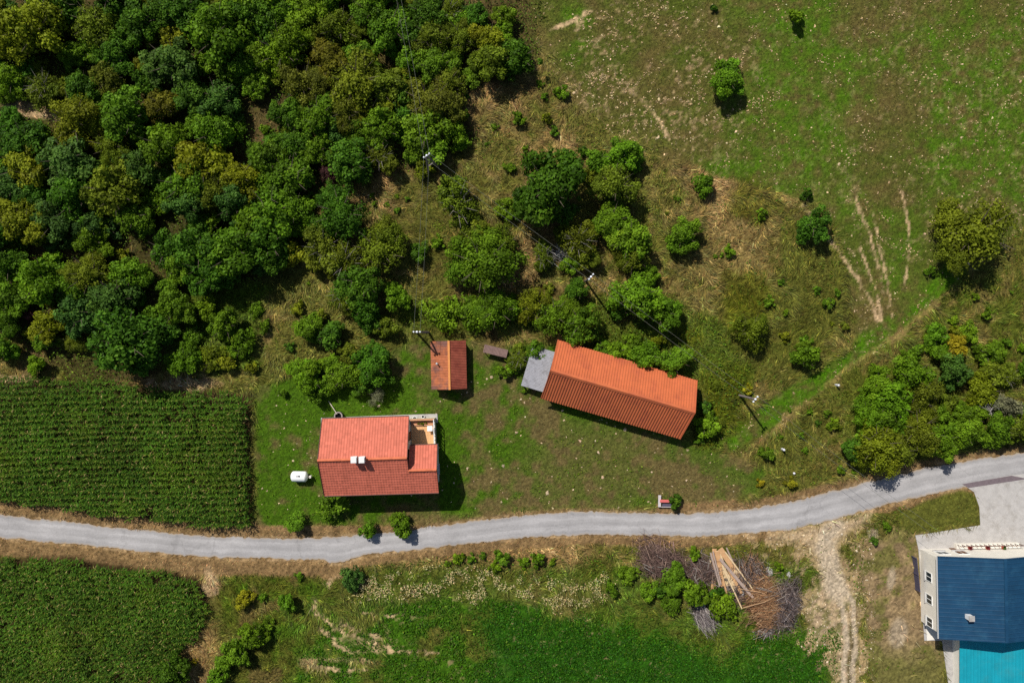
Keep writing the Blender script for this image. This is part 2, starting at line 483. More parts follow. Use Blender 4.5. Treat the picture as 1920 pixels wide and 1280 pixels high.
    # gravel junction and the wheel track going down
    gr = inn(GRAVEL, 9, 2)
    w1 = sstep(6, 3, sd_line(Us, Vs, [(1548, 1040), (1560, 1090), (1573, 1130), (1582, 1180), (1586, 1420)]) + (n_f - 0.5) * 4)
    w2 = sstep(6, 3, sd_line(Us, Vs, [(1565, 1040), (1580, 1090), (1594, 1130), (1600, 1180), (1602, 1420)]) + (n_f - 0.5) * 4)
    wh = np.maximum(w1, w2) * sstep(1010, 1060, V)
    spk = sstep(0.38, 0.52, n_hi + (n_f - 0.5) * 0.5 + 0.25 * sstep(1050, 1010, V))
    lay(gr * np.clip(np.maximum(spk, 0.35) + 0.5 * sstep(1075, 1030, V), 0, 1) * 0.95, C['tan'] * 0.7 + C['gravel'] * 0.3)
    lay(sstep(30, 10, sd_line(Us, Vs, [(1560, 985), (1545, 1020), (1555, 1070), (1572, 1110)])) * sstep(0.25, 0.45, n_hi + 0.1), C['gravel'])
    lay(sstep(3, 0, sd_line(Us, Vs, [(1594, 1140), (1595, 1400)]) - 4) * sstep(1130, 1180, V) * 0.8, C['lbrown'] * 0.8)
    lay(wh, C['gravel'])
    side = sstep(0.5, 0.62, n_hi + 0.25 * sstep(22, 0, np.abs(sd_poly(Us, Vs, GRAVEL)))) * sstep(60, 25, np.abs(sd_poly(Us, Vs, GRAVEL)) + 0 * V) * (1 - gr) * (U > 1380) * (V > 985) * 0.75
    lay(side, C['tan'])
    edge = sstep(7, 1, np.abs(rd)) * (rd > 0) * sstep(0.35, 0.6, n_hi) * 0.8
    lay(edge, C['tan'])
    pl = inn(PLOT, 14)
    lay(pl * 0.9, C['tan'] * (0.5 + 0.35 * n_hi[:, None]))
    plg = np.clip(pl + sstep(1620, 1650, U) * sstep(1160, 1200, V), 0, 1)
    lay(plg * np.clip(sstep(0.55, 0.66, n_md + 0.3 * (n_hi - 0.5)) + sstep(1180, 1260, V), 0, 1) * 0.7, C['olive'])
    for (cx, cy, rx, ry) in ((1672, 1085, 8, 22), (1685, 1185, 14, 26), (1636, 998, 9, 8)):
        lay(sstep(1.3, 0.7, np.hypot((Us - cx) / rx, (Vs - cy) / ry)) * 0.7, C['gravel'] * 0.8)
    isl = inn(ISLAND, 4, 2)
    lay(isl, C['olive'] * 0.8 + C['lbrown'] * 0.2)
    hard = np.maximum(sstep(2, -2, rd), sstep(2, -2, sd_poly(U, V, CONCRETE)))
    for b in BUILT:
        hard = np.maximum(hard, sstep(1, -3, sd_poly(U, V, b)))
    bareg = np.clip(np.maximum.reduce([gr * 0.9, wh, tr, side, pl * 0.6, edge]), 0, 1)
    Z.update(pl=pl, U=U, V=V, col=col, wood=wood, scr=scr, wee=wee, mea=mea, ya=ya, ver=ver, cr=cr, crc=crc, patch=patch, pw=pw, corn=corn, hard=hard, bareg=bareg, gr=gr,
             n_lo=n_lo, n_md=n_md, n_hi=n_hi, n_f=n_f, rd=rd, low=low, wh=wh, isl=isl)
    return Z


def relief(x, y, Z):
    rough = np.clip(1 - Z['mea'] - Z['ya'] * 0.85 - Z['corn'], 0.0, 1) * sstep(0, 12, Z['rd']) * (1 - Z['hard']) * sstep(0, 14, sd_poly(Z['U'], Z['V'], CONCRETE))
    r = (fbm(x * 0.5, y * 0.5, 201, 3) - 0.35) * 0.34 * rough + (fbm(x * 1.3, y * 1.3, 211, 2) - 0.4) * 0.24 * rough
    r += (fbm(x * 1.4, y * 1.4, 221, 2) - 0.5) * 0.05 * (Z['mea'] + Z['ya'] * 0.6) * (1 - Z['hard']) * sstep(0, 10, Z['rd'])
    return np.where(Z['hard'] > 0.05, -0.03, np.maximum(r, -0.02))


# ------------------------------------------------------------------ the ground sheet
gx = np.arange(-74, 74.01, 0.25)
gy = np.arange(-52, 52.01, 0.25)
far = np.array([2, 5, 10, 20, 40, 80, 160, 320, 700, 1600.0])
gx = np.r_[(gx[0] - far)[::-1], gx, gx[-1] + far]
gy = np.r_[(gy[0] - far)[::-1], gy, gy[-1] + far]
GX, GY = np.meshgrid(gx, gy)
fx, fy = GX.ravel(), GY.ravel()
Z = zones(fx, fy)
gz = relief(fx, fy, Z)
nx, ny = len(gx), len(gy)
idx = np.arange(nx * ny).reshape(ny, nx)
faces = np.stack([idx[:-1, :-1], idx[:-1, 1:], idx[1:, 1:], idx[1:, :-1]], -1).reshape(-1, 4)
gm, N, L, P = mat_new('ground_cover')
a = N.new('ShaderNodeAttribute'); a.attribute_name = 'col'
tc = N.new('ShaderNodeTexCoord')
n1 = N.new('ShaderNodeTexNoise'); n1.inputs['Scale'].default_value = 3.5; n1.inputs['Detail'].default_value = 6; n1.inputs['Roughness'].default_value = 0.75
L.new(tc.outputs['Object'], n1.inputs['Vector'])
mr = N.new('ShaderNodeMapRange'); mr.inputs[1].default_value = 0.3; mr.inputs[2].default_value = 0.7; mr.inputs[3].default_value = 0.45; mr.inputs[4].default_value = 1.4
L.new(n1.outputs[0], mr.inputs[0])
mx = N.new('ShaderNodeMix'); mx.data_type = 'RGBA'; mx.blend_type = 'MULTIPLY'; mx.inputs[0].default_value = 1
L.new(a.outputs['Color'], mx.inputs[6]); L.new(mr.outputs[0], mx.inputs[7])
L.new(mx.outputs[2], P.inputs['Base Color'])
P.inputs['Roughness'].default_value = 0.95; P.inputs['Specular IOR Level'].default_value = 0.1
bp = N.new('ShaderNodeBump'); bp.inputs['Strength'].default_value = 0.7; bp.inputs['Distance'].default_value = 0.06
n2 = N.new('ShaderNodeTexNoise'); n2.inputs['Scale'].default_value = 5.0; n2.inputs['Detail'].default_value = 5
L.new(tc.outputs['Object'], n2.inputs['Vector']); L.new(n2.outputs[0], bp.inputs['Height']); L.new(bp.outputs[0], P.inputs['Normal'])
me = mesh_np('ground', np.c_[fx, fy, gz], faces, gm, smooth=True)
at = me.attributes.new('col', 'FLOAT_COLOR', 'POINT')
gcol = Z['col'] * rng.uniform(0.6, 1.2, (len(fx), 1))
out = np.clip(np.maximum((np.abs(fx) - 74) / 8, (np.abs(fy) - 52) / 8), 0, 1)[:, None]      # the land farther off: plain meadow
gcol = gcol * (1 - out) + (C['meadow'] * 0.6 + C['olive'] * 0.4) * out
at.data.foreach_set('color', np.c_[gcol, np.ones(len(fx))].astype(np.float32).ravel())
tag(obj('ground', me), kind='structure')
GZ = gz.reshape(ny, nx)


def ground_z(x, y):
    i = np.clip(np.searchsorted(gx, x) - 1, 0, nx - 2); j = np.clip(np.searchsorted(gy, y) - 1, 0, ny - 2)
    tx = (x - gx[i]) / (gx[i + 1] - gx[i]); ty = (y - gy[j]) / (gy[j + 1] - gy[j])
    return (GZ[j, i] * (1 - tx) + GZ[j, i + 1] * tx) * (1 - ty) + (GZ[j + 1, i] * (1 - tx) + GZ[j + 1, i + 1] * tx) * ty


# ------------------------------------------------------------------ road
def resample(pts, xs):
    p = np.array(pts, float)
    return np.interp(xs, p[:, 0], p[:, 1])


def smooth_line(v, k):
    ker = np.ones(k) / k
    return np.convolve(np.pad(v, (k // 2, k - 1 - k // 2), mode='edge'), ker, 'valid')


xs = np.arange(-250, 2141, 4.0)
yt = smooth_line(resample(ROAD_T, xs), 13)
yb = resample(ROAD_B, xs)
yb = np.where((xs > 590) & (xs < 700), yb, smooth_line(yb, 13))
yt = yt + (fbm(xs * 0.05, xs * 0, 301, 3) - 0.5) * 6 + (fbm(xs * 0.22, xs * 0, 311, 2) - 0.5) * 4.5
yb = yb + (fbm(xs * 0.05, xs * 0 + 9, 321, 3) - 0.5) * 6 + (fbm(xs * 0.22, xs * 0 + 7, 331, 2) - 0.5) * 4.5
K = 12
rv, ruv = [], []
for k in range(K + 1):
    t = k / K
    yy = yt * (1 - t) + yb * t
    rv.append(np.c_[(xs - 960) * S, (640 - yy) * S, np.full(len(xs), 0.02 + 0.03 * math.sin(math.pi * t))])
rv = np.concatenate(rv)
n = len(xs)
ii = np.arange((K + 1) * n).reshape(K + 1, n)
rf = np.stack([ii[1:, :-1], ii[1:, 1:], ii[:-1, 1:], ii[:-1, :-1]], -1).reshape(-1, 4)
rm, N, L, P = mat_new('road_asphalt')
uv = N.new('ShaderNodeAttribute'); uv.attribute_name = 'along'
tc = N.new('ShaderNodeTexCoord')
mp = N.new('ShaderNodeMapping'); mp.inputs['Scale'].default_value = (0.12, 4.5, 1)
L.new(uv.outputs['Vector'], mp.inputs['Vector'])
st = N.new('ShaderNodeTexNoise'); st.inputs['Scale'].default_value = 1.6; st.inputs['Detail'].default_value = 7; st.inputs['Roughness'].default_value = 0.6
L.new(mp.outputs[0], st.inputs['Vector'])
gr = N.new('ShaderNodeTexNoise'); gr.inputs['Scale'].default_value = 5; gr.inputs['Detail'].default_value = 8; gr.inputs['Roughness'].default_value = 0.8
L.new(tc.outputs['Object'], gr.inputs['Vector'])
big = N.new('ShaderNodeTexNoise'); big.inputs['Scale'].default_value = 0.35; big.inputs['Detail'].default_value = 4
L.new(tc.outputs['Object'], big.inputs['Vector'])
rp = N.new('ShaderNodeValToRGB'); rp.color_ramp.elements[0].position = 0.3; rp.color_ramp.elements[1].position = 0.72
rp.color_ramp.elements[0].color = (0.328, 0.315, 0.312, 1); rp.color_ramp.elements[1].color = (0.43, 0.414, 0.41, 1)
L.new(st.outputs[0], rp.inputs[0])
m1 = N.new('ShaderNodeMapRange'); m1.inputs[1].default_value = 0.3; m1.inputs[2].default_value = 0.7; m1.inputs[3].default_value = 0.84; m1.inputs[4].default_value = 1.14
L.new(gr.outputs[0], m1.inputs[0])
m2 = N.new('ShaderNodeMapRange'); m2.inputs[1].default_value = 0.3; m2.inputs[2].default_value = 0.7; m2.inputs[3].default_value = 0.86; m2.inputs[4].default_value = 1.1
L.new(big.outputs[0], m2.inputs[0])
mm = N.new('ShaderNodeMath'); mm.operation = 'MULTIPLY'; L.new(m1.outputs[0], mm.inputs[0]); L.new(m2.outputs[0], mm.inputs[1])
mx = N.new('ShaderNodeMix'); mx.data_type = 'RGBA'; mx.blend_type = 'MULTIPLY'; mx.inputs[0].default_value = 1
# two polished wheel tracks, sandy edges, thin tar cracks
sp_x = N.new('ShaderNodeSeparateXYZ'); L.new(uv.outputs['Vector'], sp_x.inputs[0])
wt = N.new('ShaderNodeFloatCurve')
cv = wt.mapping.curves[0]
for i_, (a_, b_) in enumerate(((0.0, 0.55), (0.08, 0.36), (0.27, 0.56), (0.42, 0.44), (0.52, 0.4), (0.7, 0.57), (0.9, 0.38), (1.0, 0.56))):
    if i_ in (0,): cv.points[0].location = (a_, b_)
    elif i_ == 7: cv.points[-1].location = (a_, b_)
    else: cv.points.new(a_, b_)
wt.mapping.update()
L.new(sp_x.outputs['Y'], wt.inputs['Value'])
w2_ = N.new('ShaderNodeMath'); w2_.operation = 'MULTIPLY_ADD'; w2_.inputs[1].default_value = 0.9; w2_.inputs[2].default_value = 0.56
L.new(wt.outputs[0], w2_.inputs[0])
m3_ = N.new('ShaderNodeMath'); m3_.operation = 'MULTIPLY'; L.new(mm.outputs[0], m3_.inputs[0]); L.new(w2_.outputs[0], m3_.inputs[1])
vo = N.new('ShaderNodeTexVoronoi'); vo.feature = 'DISTANCE_TO_EDGE'; vo.inputs['Scale'].default_value = 0.09
wn_ = N.new('ShaderNodeTexNoise'); wn_.inputs['Scale'].default_value = 0.8; wn_.inputs['Detail'].default_value = 6
L.new(tc.outputs['Object'], wn_.inputs['Vector'])
va = N.new('ShaderNodeVectorMath'); va.operation = 'MULTIPLY_ADD'; va.inputs[1].default_value = (3, 3, 0)
L.new(wn_.outputs['Color'], va.inputs[0]); L.new(tc.outputs['Object'], va.inputs[2]); L.new(va.outputs[0], vo.inputs['Vector'])
ck = N.new('ShaderNodeMapRange'); ck.inputs[1].default_value = 0.0; ck.inputs[2].default_value = 0.007; ck.inputs[3].default_value = 0.84; ck.inputs[4].default_value = 1.0
L.new(vo.outputs['Distance'], ck.inputs[0])
m4_ = N.new('ShaderNodeMath'); m4_.operation = 'MULTIPLY'; L.new(m3_.outputs[0], m4_.inputs[0]); L.new(ck.outputs[0], m4_.inputs[1])
L.new(rp.outputs[0], mx.inputs[6]); L.new(m4_.outputs[0], mx.inputs[7])
eg = N.new('ShaderNodeMath'); eg.operation = 'PINGPONG'; eg.inputs[1].default_value = 0.5; L.new(sp_x.outputs['Y'], eg.inputs[0])
en = N.new('ShaderNodeMath'); en.operation = 'MULTIPLY_ADD'; en.inputs[1].default_value = -0.3; L.new(gr.outputs[0], en.inputs[0]); L.new(eg.outputs[0], en.inputs[2])
em = N.new('ShaderNodeMapRange'); em.inputs[1].default_value = -0.14; em.inputs[2].default_value = -0.07; em.inputs[3].default_value = 0.75; em.inputs[4].default_value = 0.0
L.new(en.outputs[0], em.inputs[0])
ex = N.new('ShaderNodeMix'); ex.data_type = 'RGBA'; L.new(em.outputs[0], ex.inputs[0]); L.new(mx.outputs[2], ex.inputs[6]); ex.inputs[7].default_value = (0.36, 0.28, 0.2, 1)
L.new(ex.outputs[2], P.inputs['Base Color'])
P.inputs['Roughness'].default_value = 0.9; P.inputs['Specular IOR Level'].default_value = 0.15
bp = N.new('ShaderNodeBump'); bp.inputs['Strength'].default_value = 0.35; bp.inputs['Distance'].default_value = 0.02
L.new(gr.outputs[0], bp.inputs['Height']); L.new(bp.outputs[0], P.inputs['Normal'])
me = mesh_np('road', rv, rf, rm, smooth=True)
at = me.attributes.new('along', 'FLOAT_VECTOR', 'POINT')
av = np.concatenate([np.c_[(xs - 960) * S, np.full(n, k / K * 1.0), np.zeros(n)] for k in range(K + 1)])
at.data.foreach_set('vector', av.astype(np.float32).ravel())
tag(obj('road', me), kind='structure')


def sheet(name, poly, z, mat, thick=0.06):
    pts = [W(*p) for p in poly]
    if sum((b[0] - a[0]) * (b[1] + a[1]) for a, b in zip(pts, pts[1:] + pts[:1])) > 0: pts = pts[::-1]
    n = len(pts)
    mb = MB()
    mb.add([(x, y, z - thick) for x, y in pts] + [(x, y, z) for x, y in pts], [tuple(range(n, 2 * n))] + [(i, (i + 1) % n, n + (i + 1) % n, n + i) for i in range(n)])
    return tag(mb.build(name, mat), kind='structure')


M['concrete'] = surf('concrete', lin(176, 172, 168), 0.9, 0.16, 1.4, 0.3, 30, 0.15, col2=lin(140, 134, 126), c2=(0.5, 0.8))
M['asphalt'] = surf('asphalt_dark', lin(112, 100, 104), 0.9, 0.2, 3, 0.4, 40, 0.15)
sheet('driveway', CONCRETE, 0.045, M['concrete'])
sheet('asphalt_apron', [(1804, 907), (1896, 891), (1926, 897), (1816, 914)], 0.062, M['asphalt'], 0.04)


# ------------------------------------------------------------------ grass, straw, weeds (uncountable)
def blades(name, x, y, z0, ang, length, height, width, col, label, cat):
    """one triangle per blade: a base across the lean, a tip that leans over"""
    ca, sa = np.cos(ang), np.sin(ang)
    b0 = np.c_[x - sa * width / 2, y + ca * width / 2, z0 - 0.02]
    b1 = np.c_[x + sa * width / 2, y - ca * width / 2, z0 - 0.02]
    tp = np.c_[x + ca * length, y + sa * length, z0 + height]
    v = np.stack([b0, b1, tp], 1).reshape(-1, 3)
    me = mesh_np(name, v, np.arange(len(v)).reshape(-1, 3), M['blade'], fcol=np.clip(col, 0.002, 0.9))
    return tag(obj(name, me), label, cat, kind='stuff')


def leaves(name, x, y, z, size, col, label, cat, flat=0.5):
    """one leaf card (two triangles) per spot"""
    n = len(x)
    nrm = rng.normal(0, 1, (n, 3)); nrm[:, 2] = np.abs(nrm[:, 2]) + flat * 2
    v = quads(np.c_[x, y, z], nrm, size)
    me = mesh_np(name, v, np.arange(n * 4).reshape(-1, 4), M['blade'], fcol=np.clip(col, 0.002, 0.9))
    return tag(obj(name, me), label, cat, kind='stuff')


def quads(c, nrm, size, asp=0.62):
    n = len(c)
    nrm = nrm / np.linalg.norm(nrm, axis=1, keepdims=True)
    r = rng.normal(0, 1, (n, 3))
    t = np.cross(nrm, r); t /= np.linalg.norm(t, axis=1, keepdims=True) + 1e-9
    b = np.cross(nrm, t)
    s = np.asarray(size).reshape(-1, 1) * np.ones((n, 1))
    t, b = t * s * 0.5, b * s * 0.5 * asp
    # a leaf-like kite: pointed ends
    return np.stack([c - t, c + b - t * 0.1, c + t, c - b - t * 0.1], 1).reshape(-1, 3)


def jitter(col, n, amt=0.3, hue=0.12):
    k = np.exp(rng.normal(0, amt, (n, 1)))
    h = 1 + rng.normal(0, hue, (n, 3)) * np.array([1, 0.4, 0.8])
    return col * k * h


NC = 620000
cx_, cy_ = rng.uniform(-73, 73, NC), rng.uniform(-51, 51, NC)
Z = zones(cx_, cy_)
free = (1 - Z['hard'] > 0.6) & (rng.uniform(0, 1, NC) > np.clip(Z['bareg'] * 1.4, 0, 0.97)) & (Z['corn'] < 0.4)
zz = ground_z(cx_, cy_)
short = np.clip(Z['mea'] + Z['ya'] + Z['isl'], 0, 1)
# matted dry straw on the slope and the verges
flow = fbm(cx_ * 0.22, cy_ * 0.22, 401, 2) * 4 * math.pi + rng.normal(0, 0.55, NC)
m = free & (rng.uniform(0, 1, NC) < np.clip(1 - short * 1.1 - Z['patch'], 0, 1) * (1 - 0.75 * Z['wood']) * (1 - 0.8 * Z['pl']) * 0.9)
k = m.sum()
vv = 1 - 0.7 * Z['ver'][m]
blades('dry_grass', cx_[m], cy_[m], zz[m], flow[m], rng.uniform(0.3, 1.0, k) * vv, rng.uniform(0.05, 0.45, k) * vv, rng.uniform(0.04, 0.13, k),
       jitter(Z['col'][m] * (0.75 + 0.9 * sstep(0.35, 0.7, Z['n_f'][m]))[:, None], k, 0.42), 'matted dry straw and wild grass on the slope and road verges', 'dry grass')
# short grass of the meadow and the yard
m = free & (rng.uniform(0, 1, NC) < short * 0.85)
k = m.sum()
blades('meadow_grass', cx_[m], cy_[m], zz[m], rng.uniform(0, 6.28, k), rng.uniform(0.06, 0.26, k), rng.uniform(0.03, 0.14, k), rng.uniform(0.05, 0.13, k),
       jitter(Z['col'][m] * (0.8 + 0.6 * Z['n_f'][m])[:, None], k, 0.36), 'short patchy green and brown grass of the meadow and yard', 'grass')
# green crop at the lower edge
NB = 190000
bx, by = rng.uniform(W(560, 0)[0], W(1580, 0)[0], NB), rng.uniform(-51, W(0, 1120)[1], NB)
Zb = zones(bx, by)
m = (rng.uniform(0, 1, NB) < np.clip(Zb['patch'] * (0.4 + 0.6 * Zb['crc']) * (0.1 + 1.4 * Zb['n_hi']), 0, 1)) & (rng.uniform(0, 1, NB) > Zb['bareg'])
k = m.sum()
cc = np.where((rng.uniform(0, 1, k) < Zb['crc'][m] * 0.8 + 0.1)[:, None], C['crop'], C['crop2'])
leaves('clover_crop', bx[m], by[m], 0.05 + 0.38 * Zb['n_hi'][m] * rng.uniform(0.4, 1, k), rng.uniform(0.14, 0.32, k), jitter(cc * 0.95, k, 0.34),
       'dense deep green clover crop across the lower field', 'clover', 0.35)
# brambles and tall weeds under and between the bushes
NU = 260000
ux, uy = rng.uniform(-73, 73, NU), rng.uniform(-51, 51, NU)
Zu = zones(ux, uy)
vb = sstep(10, -10, sd_poly(Zu['U'], Zu['V'], VERGE_BUSH))
gap = np.zeros(NU)
for (cx, cy, rx, ry) in ((482, 218, 34, 42), (300, 420, 34, 36), (262, 470, 30, 22), (60, 208, 70, 22), (430, 300, 14, 16), (120, 470, 60, 10), (640, 350, 40, 20)):
    gap = np.maximum(gap, sstep(1.3, 0.7, np.hypot((Zu['U'] - cx) / rx, (Zu['V'] - cy) / ry)))
dens = 0.95 * Zu['wood'] * (1 - 0.85 * gap) * (0.5 + Zu['n_hi']) + 0.9 * sstep(8, -8, sd_poly(Zu['U'], Zu['V'], TRACKSIDE)) * (Zu['n_hi'] > 0.36) + 0.85 * Zu['scr'] * (0.3 + Zu['n_md']) + 0.8 * Zu['wee'] + 0.9 * vb * (Zu['n_hi'] > 0.36) + 0.28 * Zu['low'] * (Zu['n_hi'] > 0.46)
dry_spots = (1 - np.clip(Zu['mea'] + Zu['ya'] + Zu['ver'] + Zu['corn'] + Zu['patch'] + Zu['wood'], 0, 1)) * (Zu['n_md'] > 0.52) * (Zu['n_hi'] > 0.5) * 0.35
yspots = Zu['ya'] * (Zu['n_md'] > 0.46) * (Zu['n_hi'] > 0.58) * 0.5
dens = dens + dry_spots + yspots
m = (rng.uniform(0, 1, NU) < dens) & (Zu['hard'] < 0.3) & (Zu['corn'] < 0.2) & (rng.uniform(0, 1, NU) > Zu['bareg'])
k = m.sum()
hm = (Zu['n_hi'][m] * 0.7 + 0.15) * (1 + 1.6 * Zu['wood'][m] * Zu['n_md'][m]) * np.where(Zu['ya'][m] > 0.5, 0.25, np.where(Zu['wood'][m] + Zu['scr'][m] + Zu['wee'][m] > 0.5, 1.0, 0.4))
base = np.where((Zu['n_lo'][m] + rng.normal(0, 0.08, k) > 0.5)[:, None], np.array([0.10, 0.16, 0.010]), np.array([0.06, 0.115, 0.009]))
leaves('undergrowth', ux[m], uy[m], ground_z(ux[m], uy[m]) + hm * rng.uniform(0.2, 1, k), rng.uniform(0.12, 0.3, k), jitter(base, k, 0.3),
       'low green brambles and weeds growing through the straw and under the trees', 'undergrowth', 0.4)
# pale seed heads along the crop
NP = 60000
px_, py_ = rng.uniform(W(600, 0)[0], W(1180, 0)[0], NP), rng.uniform(W(0, 1150)[1], W(0, 1050)[1], NP)
Zp = zones(px_, py_)
m = rng.uniform(0, 1, NP) < Zp['pw'] * sstep(0.42, 0.62, Zp['n_hi'] + 0.3 * (Zp['n_f'] - 0.5)) * 0.32
k = m.sum()
leaves('seed_heads', px_[m], py_[m], rng.uniform(0.2, 0.7, k), rng.uniform(0.08, 0.2, k), jitter(np.tile(np.array(lin(196, 178, 128)), (k, 1)), k, 0.25),
       'pale dry flower heads standing in a band above the clover', 'seed heads', 0.6)


# dry flecks: bleached clods of cut grass lying flat in the meadow
NF = 150000
qx, qy = rng.uniform(W(1000, 0)[0], 73, NF), rng.uniform(W(0, 860)[1], 51, NF)
Zf = zones(qx, qy)
fl = sstep(0.48, 0.72, fbm(qx * 0.45, qy * 0.45, 701, 3)) * sstep(0.45, 0.7, Zf['n_f'])
fl = fl * (0.25 + 0.9 * sstep(280, 90, np.hypot((Zf['U'] - 1200) / 1.15, (Zf['V'] - 170) / 0.85)) + 0.12 * sstep(1480, 1620, Zf['U']))
m = rng.uniform(0, 1, NF) < np.clip(Zf['mea'] * (fl * 0.8 + 0.012), 0, 1)
k = m.sum()
leaves('dry_flecks', qx[m], qy[m], ground_z(qx[m], qy[m]) + rng.uniform(0.05, 0.12, k), rng.uniform(0.08, 0.26, k), jitter(np.tile(np.array(lin(190, 164, 122)), (k, 1)), k, 0.3, 0.06),
       'bleached clods of cut grass lying over the meadow', 'dry grass', 2.5)


# stones: flat irregular lumps
def lumps(name, x, y, z, r, h, col, label, cat):
    n = len(x); K = 6
    a = np.linspace(0, 2 * np.pi, K, endpoint=False)[None] + rng.uniform(0, 1, (n, 1))
    rr = r[:, None] * rng.uniform(0.45, 1.3, (n, K)) * (1 + 0.5 * np.cos(a * 2 + rng.uniform(0, 6.28, (n, 1))) * rng.uniform(0, 1, (n, 1)))
    ring = np.stack([x[:, None] + np.cos(a) * rr, y[:, None] + np.sin(a) * rr, np.repeat(z[:, None] - 0.02, K, 1)], -1)
    r2 = np.stack([x[:, None] + np.cos(a) * rr * 0.6, y[:, None] + np.sin(a) * rr * 0.6, np.repeat((z + h)[:, None], K, 1) * 1.0], -1)
    r2[:, :, 2] += rng.uniform(-0.2, 0.2, (n, K)) * h[:, None]
    v = np.concatenate([ring, r2], 1).reshape(-1, 3)
    o = (np.arange(n) * 2 * K)[:, None]
    i = np.arange(K)[None]; j = (i + 1) % K
    q = np.stack([o + i, o + j, o + K + j, o + K + i], -1).reshape(-1, 4)
    t1 = np.concatenate([o + K + np.array([[0, 1, 2, 3]]), o + K + np.array([[3, 4, 5, 0]])], 0)
    f = np.concatenate([q, t1])
    fc = np.concatenate([np.repeat(col, K, 0), col, col])
    return tag(obj(name, mesh_np(name, v, f, M['stone'], fcol=fc)), label, cat, kind='stuff')


NS = 90000
sx, sy = rng.uniform(W(1000, 0)[0], 73, NS), rng.uniform(W(0, 700)[1], 51, NS)
Zs = zones(sx, sy)
cl = sstep(0.38, 0.66, fbm(sx * 0.3, sy * 0.3, 151, 3)) * sstep(0.42, 0.72, fbm(sx * 0.9, sy * 0.9, 501, 2))
cl = cl * (0.12 + 1.0 * sstep(270, 90, np.hypot((Zs['U'] - 1200) / 1.15, (Zs['V'] - 170) / 0.8)) + 0.07 * sstep(1500, 1650, Zs['U']))
m = (rng.uniform(0, 1, NS) < Zs['mea'] * np.clip(cl * 0.30 + 0.0015, 0, 1))
k = m.sum()
rr = np.exp(rng.normal(-2.6, 0.5, k)).clip(0.04, 0.22)
lumps('meadow_stones', sx[m], sy[m], ground_z(sx[m], sy[m]), rr, rr * 0.2 + 0.015, jitter(np.tile(np.array(lin(198, 172, 134)), (k, 1)), k, 0.28, 0.07),
      'pale stones and dried clods scattered over the meadow', 'stones')
NS = 26000
sx, sy = rng.uniform(W(1380, 0)[0], W(1640, 0)[0], NS), rng.uniform(-50, W(0, 950)[1], NS)
Zs = zones(sx, sy)
m = (rng.uniform(0, 1, NS) < np.clip(Zs['bareg'], 0, 1) * 0.2) & (Zs['hard'] < 0.3)
k = m.sum()
rr = np.exp(rng.normal(-2.9, 0.45, k)).clip(0.03, 0.16)
lumps('gravel_stones', sx[m], sy[m], ground_z(sx[m], sy[m]), rr, rr * 0.4, jitter(np.tile(np.array(lin(196, 178, 150)), (k, 1)), k, 0.2, 0.04),
      'pale gravel loose on the track that leaves the road', 'gravel')
# clods and stones in the yard
NS = 900
sx, sy = rng.uniform(W(490, 0)[0], W(1420, 0)[0], NS), rng.uniform(W(0, 955)[1], W(0, 700)[1], NS)
Zs = zones(sx, sy)
m = (Zs['ya'] > 0.8) & (Zs['hard'] < 0.1) & (rng.uniform(0, 1, NS) < 0.32 * (0.4 + Zs['n_md']))
k = m.sum()
rr = np.exp(rng.normal(-2.25, 0.4, k)).clip(0.05, 0.3)
lumps('yard_clods', sx[m], sy[m], ground_z(sx[m], sy[m]), rr, rr * 0.25, jitter(np.tile(np.array(lin(196, 170, 138)), (k, 1)), k, 0.2, 0.05),
      'small pale clods and stones lying in the yard grass', 'stones')


